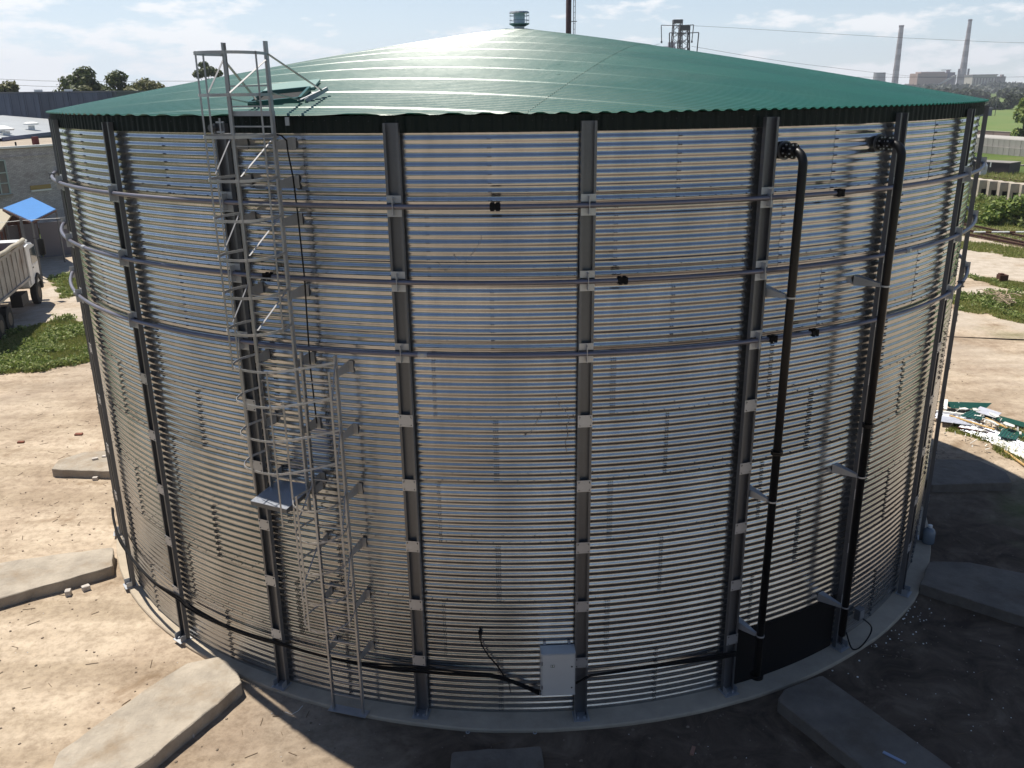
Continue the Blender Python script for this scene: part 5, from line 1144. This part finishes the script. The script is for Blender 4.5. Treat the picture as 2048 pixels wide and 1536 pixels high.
rw = thing('low_wall', 'long low reddish grey wall between the green field and the stacked blocks', 'wall', (86.5, 139, GZ), math.atan2(-14, 3.0))
for k in range(12):
    b = MB(); b.box((-22 + k * 4.0, 0, .55), (3.9, .3, 1.1)); b.build('panel', mat('reddish_wall', (.20, .14, .13), rough=.9, rnd=.25) if k == 0 else bpy.data.materials['reddish_wall'], rw)
b = MB(); b.box((0, 0, 1.14), (48, .4, .08)); b.build('coping', M_pre, rw)

# field with bushes, hut, tree line
M_field = mat('green_field', (.085, .15, .025), rough=.95, col2=(.13, .165, .04), vscale=.06, detail=10)
b = MB(); P_ = [(84, 150), (96, 120), (140, 100), (420, 300), (700, 620), (330, 640), (200, 420), (150, 280)]
b.poly([(x, y, GZ + .02) for x, y in P_]); bm = bmesh.new(); me = bpy.data.meshes.new('field'); me.from_pydata(b.v, [], b.f); bm.from_mesh(me); bmesh.ops.recalc_face_normals(bm, faces=bm.faces); bmesh.ops.triangulate(bm, faces=bm.faces); bm.to_mesh(me); me.materials.append(M_field); o = link('field', me, None, kind='structure')
fb = [(182, 330, 8, 4.6, M_leafE, 'dark wide bush clump in the field, left of the pair nearest the plant'), (191, 333, 9, 6.0, M_leafE, 'taller dark bush clump in the field beside the thin pole'), (201, 336, 5, 3.2, M_leafB, 'small brownish bush at the right of the dark clumps in the field'), (214, 338, 8, 5.2, M_leafE, 'dark round bush in the field near the right edge'), (170, 380, 4, 3.4, M_leafE, 'lone small bush at the far left of the field just above the roof edge'), (232, 342, 9, 6, M_leafE, 'bush beyond the right edge of the field')]
for x, y, w_, h_, m_, l in fb: tree(x, y, .4, rblobs(w_, h_ * .7, h_ * .2, 14, w_ * .14, w_ * .2), m_, l, 1500, .75, .15, group='bushes in the green field', cat='bush', name='bush')
hu = thing('field_hut', 'tiny blue grey hut standing in the green field', 'hut', (143.5, 262, GZ)); b = MB(); b.box((0, 0, 1.1), (4.5, 3, 2.2)); b.build('wall', mat('hut_grey', (.10, .10, .15), rough=.8), hu); b = MB(); b.box((0, 0, 2.3), (4.9, 3.4, .15)); b.build('roof', mat('hut_roof', (.25, .25, .3), rough=.7), hu)
b = MB(); b.tube([(147.5, 262, GZ), (147.5, 262, 9.5)], .09, 6); tag(b.build('field_pole', M_galv), 'thin upright pole beside the tiny hut in the field', 'pole')
lb = ['%s grey green tree from the left in the row below the power plant' % s for s in names + ['fifteenth', 'sixteenth', 'seventeenth', 'eighteenth', 'nineteenth', 'twentieth', 'twenty first', 'twenty second']]
for k in range(22):
    f_ = k / 21; x, y = 262 + 150 * f_ + random.uniform(-6, 6), 640 + random.uniform(-40, 40) - 60 * f_; w_ = random.uniform(12, 20); h_ = random.uniform(4.2, 6.2) * (1.45 if k in (3, 4, 16, 17) else 1)
    tree(x, y, 1, rblobs(w_, h_ * .6, h_ * .3, 12, w_ * .16, w_ * .24), M_leafE, lb[k], 900, 1.7, .4, group='tree line below the power plant')
M_leafF = leaf_mat('hazy_wood_leaves', [(.05, .065, .055), (.07, .085, .065), (.09, .10, .075)]); b = MB()
for q in range(16000):
    f_ = random.random(); x = -700 + 1700 * f_; y = 1050 + random.uniform(-60, 60); h_ = 9 + 5 * mnoise.noise(Vector((x * .02, 0, 0))) + 3 * mnoise.noise(Vector((x * .1, 3, 0)))
    leaf_into(b, Vector((x, y, random.random() ** .6 * h_)), 3.4)
b.build('distant_wood', M_leafF, kind='stuff')

# power plant, far (about 1.4 km)
FY = 1400.0; k_ = (FY + 20) / 920.0
def fx(x9): return x9 * k_
def fz(z9): return 8.9 + (z9 - 8.9) * k_
M_ch = mat('banded_chimney', (.26, .22, .23), rough=.9, var=.3, vscale=.05, stretch=(1, 1, 2))
for x, zt2, rb, rt, l in ((fx(377.0), fz(63.6), 5.4, 3.3, 'left of the two tall leaning looking chimneys of the distant power plant'), (fx(443.0), fz(68.2), 6.8, 2.6, 'right and taller of the two chimneys of the distant power plant')):
    t = thing('power_plant_chimney', l, 'chimney', (x, FY, GZ), 0, 'power plant chimneys'); n_ = 12
    for q in range(n_):
        z0, z1 = zt2 * q / n_, zt2 * (q + 1) / n_; r0, r1 = rb + (rt - rb) * (q / n_) ** .7, rb + (rt - rb) * ((q + 1) / n_) ** .7
        b = MB(); b.tube([(0, 0, z0), (0, 0, z1)], [r0, r1], 16); b.build('shaft_band', mat('chimney_light', (.34, .30, .31), rough=.9) if q == 0 and x < 700 and 'chimney_light' not in bpy.data.materials else (bpy.data.materials['chimney_light'] if q % 2 else M_ch), t)
    b = MB(); b.tube([(0, 0, zt2), (0, 0, zt2 + 2.5)], rt * 1.12, 16); b.build('cap', mat('chimney_dark', (.10, .07, .08), rough=.9) if 'chimney_dark' not in bpy.data.materials else bpy.data.materials['chimney_dark'], t)
ct = thing('cooling_tower', 'squat grey cooling tower left of the distant chimneys', 'cooling tower', (fx(361), FY, GZ)); zt2 = fz(22); b = MB(); b.tube([(0, 0, 0), (0, 0, zt2 * .35), (0, 0, zt2 * .7), (0, 0, zt2)], [12.2, 10.4, 9.0, 8.6], 24, caps=False); b.build('shell', mat('cooling_tower_grey', (.24, .24, .26), rough=.9, var=.25, vscale=.08, stretch=(3, 3, .2)), ct, smooth=True)
b = MB(); b.disc((0, 0, zt2 - .6), 8.3, .3, 24); b.build('mouth', M_dark, ct)
BY = 1300.0; kb = (BY + 20) / 820.0
def bx(x8): return x8 * kb
def bz(z8): return 8.9 + (z8 - 8.9) * kb
pa = thing('power_plant_hall', 'long pinkish brick hall of the distant power plant', 'building', (0, 0, 0)); x0, x1 = bx(352), bx(378); zt2 = bz(19.3); M_pk = mat('pinkish_hall', (.36, .24, .20), rough=.9, var=.2, vscale=.05)
b = MB(); b.box(((x0 + x1) / 2, BY, zt2 / 2), (x1 - x0, 26, zt2)); b.build('wall', M_pk, pa); b = MB(); b.box(((x0 + x1) / 2 + 2, BY, zt2 + 1.0), (x1 - x0 - 8, 18, 2.0)); b.build('roof', mat('hall_roof', (.30, .22, .19), rough=.9), pa)
b = MB(); b.box(((x0 + x1) / 2, BY - 13.1, zt2 * .8), (x1 - x0 - 3, .4, 1.4)); b.build('window_band', mat('hall_window', (.14, .09, .09), rough=.5), pa)
for q in range(10): b = MB(); b.box((x0 + 5 + q * 3.9, BY - 13.1, zt2 * .42), (2.0, .4, 1.8)); b.build('window', bpy.data.materials['hall_window'], pa)
b = MB(); b.box((x1 + 5, BY - 2, zt2 * .52), (11, 22, zt2 * 1.04)); b.build('annex', mat('annex_purple', (.12, .10, .14), rough=.9), pa)
b = MB(); b.bar((x1 - 14, BY - 15, zt2 * .35), (x1 + 9, BY - 15, zt2 * .85), 2.2, 2.2); b.build('conveyor', mat('pale_conveyor', (.4, .38, .38), rough=.8), pa)
b = MB(); b.box((x1 - 8, BY - 16, 5.6), (46, 5, 3.4)); b.build('low_shed', mat('pale_shed', (.42, .42, .45), rough=.8), pa)
b = MB(); b.box((x1 + 8, BY + 4, bz(22.3) / 2), (4, 4, bz(22.3))); b.box((x1 + 5, BY + 4, bz(22.0)), (14, 2, .8)); b.build('boiler_frame', mat('frame_grey', (.30, .27, .29), rough=.9), pa)
for x9, z9, l in ((439.0, 24.4, 'thin stack left of the taller distant chimney'), (448.4, 24.5, 'thin stack right of the taller distant chimney'), (436.2, 19.0, 'shortest thin stack beside the taller distant chimney')):
    b = MB(); zt3 = fz(z9); b.tube([(fx(x9), FY, 0), (fx(x9), FY, zt3)], 1.5, 10); tag(b.build('thin_stack', M_ch), l, 'stack', 'thin stacks at the power plant')
pc = thing('power_plant_block', 'pale building with tall dark window bays right of the taller distant chimney', 'building', (0, 0, 0)); FB_ = 1330.0; k3 = (FB_ + 20) / 870.0; x0, x1 = 425 * k3, 447.5 * k3; zt2 = 8.9 + (17.6 - 8.9) * k3
b = MB(); b.box(((x0 + x1) / 2, FB_, zt2 / 2), (x1 - x0, 24, zt2)); b.build('wall', mat('pale_block_wall', (.42, .39, .35), rough=.9), pc)
b = MB(); b.box(((x0 + x1) / 2, FB_, zt2 + .6), (x1 - x0 + 1.5, 26, 1.2)); b.build('roof_edge', M_ch, pc)
for q in range(8): b = MB(); b.box((x0 + 3 + q * 4.3, FB_ - 12.1, zt2 * .52), (1.9, .4, zt2 * .62)); b.build('window_bay', bpy.data.materials['hall_window'], pc)
b = MB(); b.box((x1 + 8, FB_ + 3, zt2 * .46), (15, 20, zt2 * .92)); b.build('side_block', mat('brownish_block', (.22, .18, .18), rough=.9), pc)
b = MB(); b.box((x1 + 14.5, FB_ + 3, zt2 * .52), (3, 6, zt2 * 1.04)); b.build('stair_tower', M_ch, pc)
el = thing('grain_elevator', 'distant purplish ribbed elevator block just above the roof slope beside the pylons', 'building', (198, 1180, GZ))
for q in range(8): b = MB(); b.tube([(-7 + q * 2.0, 0, 0), (-7 + q * 2.0, 0, 61)], 1.1, 8); b.build('silo', mat('elevator_purple', (.17, .14, .21), rough=.9) if q == 0 else bpy.data.materials['elevator_purple'], el)
b = MB(); b.box((3, 3, 63), (8, 6, 6)); b.build('head_house', bpy.data.materials['elevator_purple'], el)

# lattice pylons and conductors
M_pyl = mat('pylon_steel', (.035, .028, .035), rough=.7)
def pylon(x, y, H, w, label, arm):
    t = thing('lattice_pylon', label, 'pylon', (x, y, GZ), 0, 'lattice pylons behind the tank')
    wt = w * .55; n_ = 12; b = MB()
    def lv(i): f = i / n_; ww = w + (wt - w) * f; return ww / 2, H * f
    for i in range(n_):
        (a0, z0), (a1, z1) = lv(i), lv(i + 1)
        for sx, sy in ((-1, -1), (1, -1), (1, 1), (-1, 1)): b.bar((sx * a0, sy * a0, z0), (sx * a1, sy * a1, z1), .26, .26)
        for k in range(4):
            c4 = [(-1, -1), (1, -1), (1, 1), (-1, 1)]; p, q = c4[k], c4[(k + 1) % 4]
            b.bar((p[0] * a0, p[1] * a0, z0), (q[0] * a1, q[1] * a1, z1), .13, .13); b.bar((q[0] * a0, q[1] * a0, z0), (p[0] * a1, p[1] * a1, z1), .13, .13)
    b.build('lattice_body', M_pyl, t)
    b = MB(); b.box((0, 0, H + .5), (wt * 1.15, wt * 1.15, 1.2)); b.build('head', M_pyl, t)
    for s in (-1, 1):
        b = MB(); b.bar((0, 0, H - .9), (s * arm, 0, H - .7), .22, .22); ar = b.build('crossarm', M_pyl, t)
        b = MB(); b.tube([(s * arm, 0, H - .8), (s * arm * .94, 0, H - 6.2)], .17, 6); b.tube([(s * arm * .94, 0, H - 6.2), (s * arm * .94, 0, H - 6.9)], .34, 6); b.build('insulator_string', M_pyl, ar)
pylon(60.4, 330, 32.2, 5.4, 'farther and taller lattice pylon above the roof slope', 6.0)
pylon(48.6, 250, 25.0, 4.6, 'nearer lattice pylon just in front of the taller one', 4.2)
wires = [((66, 330, 24), (120, 350, 17), (270, 560, 13.5), (470, 800, 16)), ((52.8, 250, 18.2), (75, 258, 12.8), (200, 400, 12.4), (430, 700, 14.5)), ((54, 330, 25), (30, 322, 20), (-20, 318, 18)), ((60, 330, 31.5), (260, 345, 23), (500, 380, 38)), ((-160, 150, 17.8), (-95, 150, 12.2), (-60, 150, 11.4), (-40, 150, 11.0)), ((-160, 152, 16.6), (-95, 152, 11.2), (-60, 152, 10.4), (-40, 152, 10.1))]
wl = ['upper power line sloping down from the pylons towards the power plant', 'lower power line sloping down from the pylons towards the power plant', 'power line leaving the pylons to the left behind the roof', 'faint high power line crossing the sky at the right', 'upper overhead wire above the warehouse at the left edge', 'lower overhead wire above the warehouse at the left edge']
for w_, l in zip(wires, wl): b = MB(); b.tube(smooth_poly(w_, 6), .05 if w_[0][0] > 0 else .03, 4); tag(b.build('power_line', M_pyl), l, 'power line')
# steel stack behind the roof
ms = thing('steel_stack', 'tall dark red brown steel stack rising behind the roof beside the vent', 'stack', (5.15, 70, GZ)); b = MB(); b.tube([(0, 0, 0), (0, 0, 26)], .26, 16); b.build('flue', mat('red_brown_paint', (.06, .022, .024), rough=.6, var=.3, vscale=1), ms, smooth=True)
for dx in (.46, .62): b = MB(); b.tube([(dx, 0, 0), (dx, 0, 26)], .035, 6); b.build('ladder_rail', M_pyl, ms)
for q in range(34): b = MB(); b.bar((.46, 0, 8 + q * .5), (.62, 0, 8 + q * .5), .03, .03); b.build('ladder_rung', M_pyl, ms)
for z_ in (12.5, 15.2, 17.9, 20.6): b = MB(); b.bar((.2, 0, z_), (.8, 0, z_), .06, .06); b.build('stand_off', M_pyl, ms)
# unseen grass and woodland added left and behind, to darken the wall's reflections
b = MB(); P_ = [(-13, -17), (-27, 10), (-60, 30), (-200, 30), (-200, -200), (-14, -200), (-9, -60), (-10, -30)]; P_ = ragged([(x, y) for x, y in P_], 1.5, 8)
b.poly([(x, y, gz(x, y) + .02) for x, y in P_]); bm = bmesh.new(); me = bpy.data.meshes.new('added_grass'); me.from_pydata(b.v, [], b.f); bm.from_mesh(me); bmesh.ops.recalc_face_normals(bm, faces=bm.faces); bmesh.ops.triangulate(bm, faces=bm.faces)
if sum(f.normal.z for f in bm.faces) < 0: bmesh.ops.reverse_faces(bm, faces=bm.faces)
bm.to_mesh(me); me.materials.append(mat('added_grass_ground', (.10, .095, .035), rough=.95, col2=(.05, .055, .02), vscale=.25)); link('added_grass', me, None, kind='structure')
b = MB()
for k in range(34):
    a = R_(-82 + k * 2.6); d_ = random.uniform(44, 60); x, y = d_ * math.sin(a) - 4, -d_ * math.cos(a) - 6; hh_ = random.uniform(7, 12)
    for c, r, sq in rblobs(8, hh_ * .75, hh_ * .25, 9, 1.4, 2.4):
        for q in range(46):
            d3 = Vector((random.gauss(0, 1), random.gauss(0, 1), random.gauss(0, 1))).normalized() * r * random.uniform(.6, 1.05); leaf_into(b, Vector((x + c[0], y + c[1], c[2])) + d3, random.uniform(.6, 1.1))
b.build('added_woodland', M_leafA, kind='stuff')

# ------------------------------------------------------------------ summer haze
hzm = bpy.data.materials.new('haze'); hzm.use_nodes = True; t = hzm.node_tree; t.nodes.clear()
o_ = t.nodes.new('ShaderNodeOutputMaterial'); pv = t.nodes.new('ShaderNodeVolumePrincipled'); pv.inputs['Color'].default_value = (0.86, 0.90, 1.0, 1); pv.inputs['Density'].default_value = 0.00024; pv.inputs['Anisotropy'].default_value = 0.2
t.links.new(pv.outputs[0], o_.inputs['Volume'])
b = MB(); b.box((0, 0, 59.0), (6010, 6010, 121)); b.build('haze', hzm, kind='stuff')
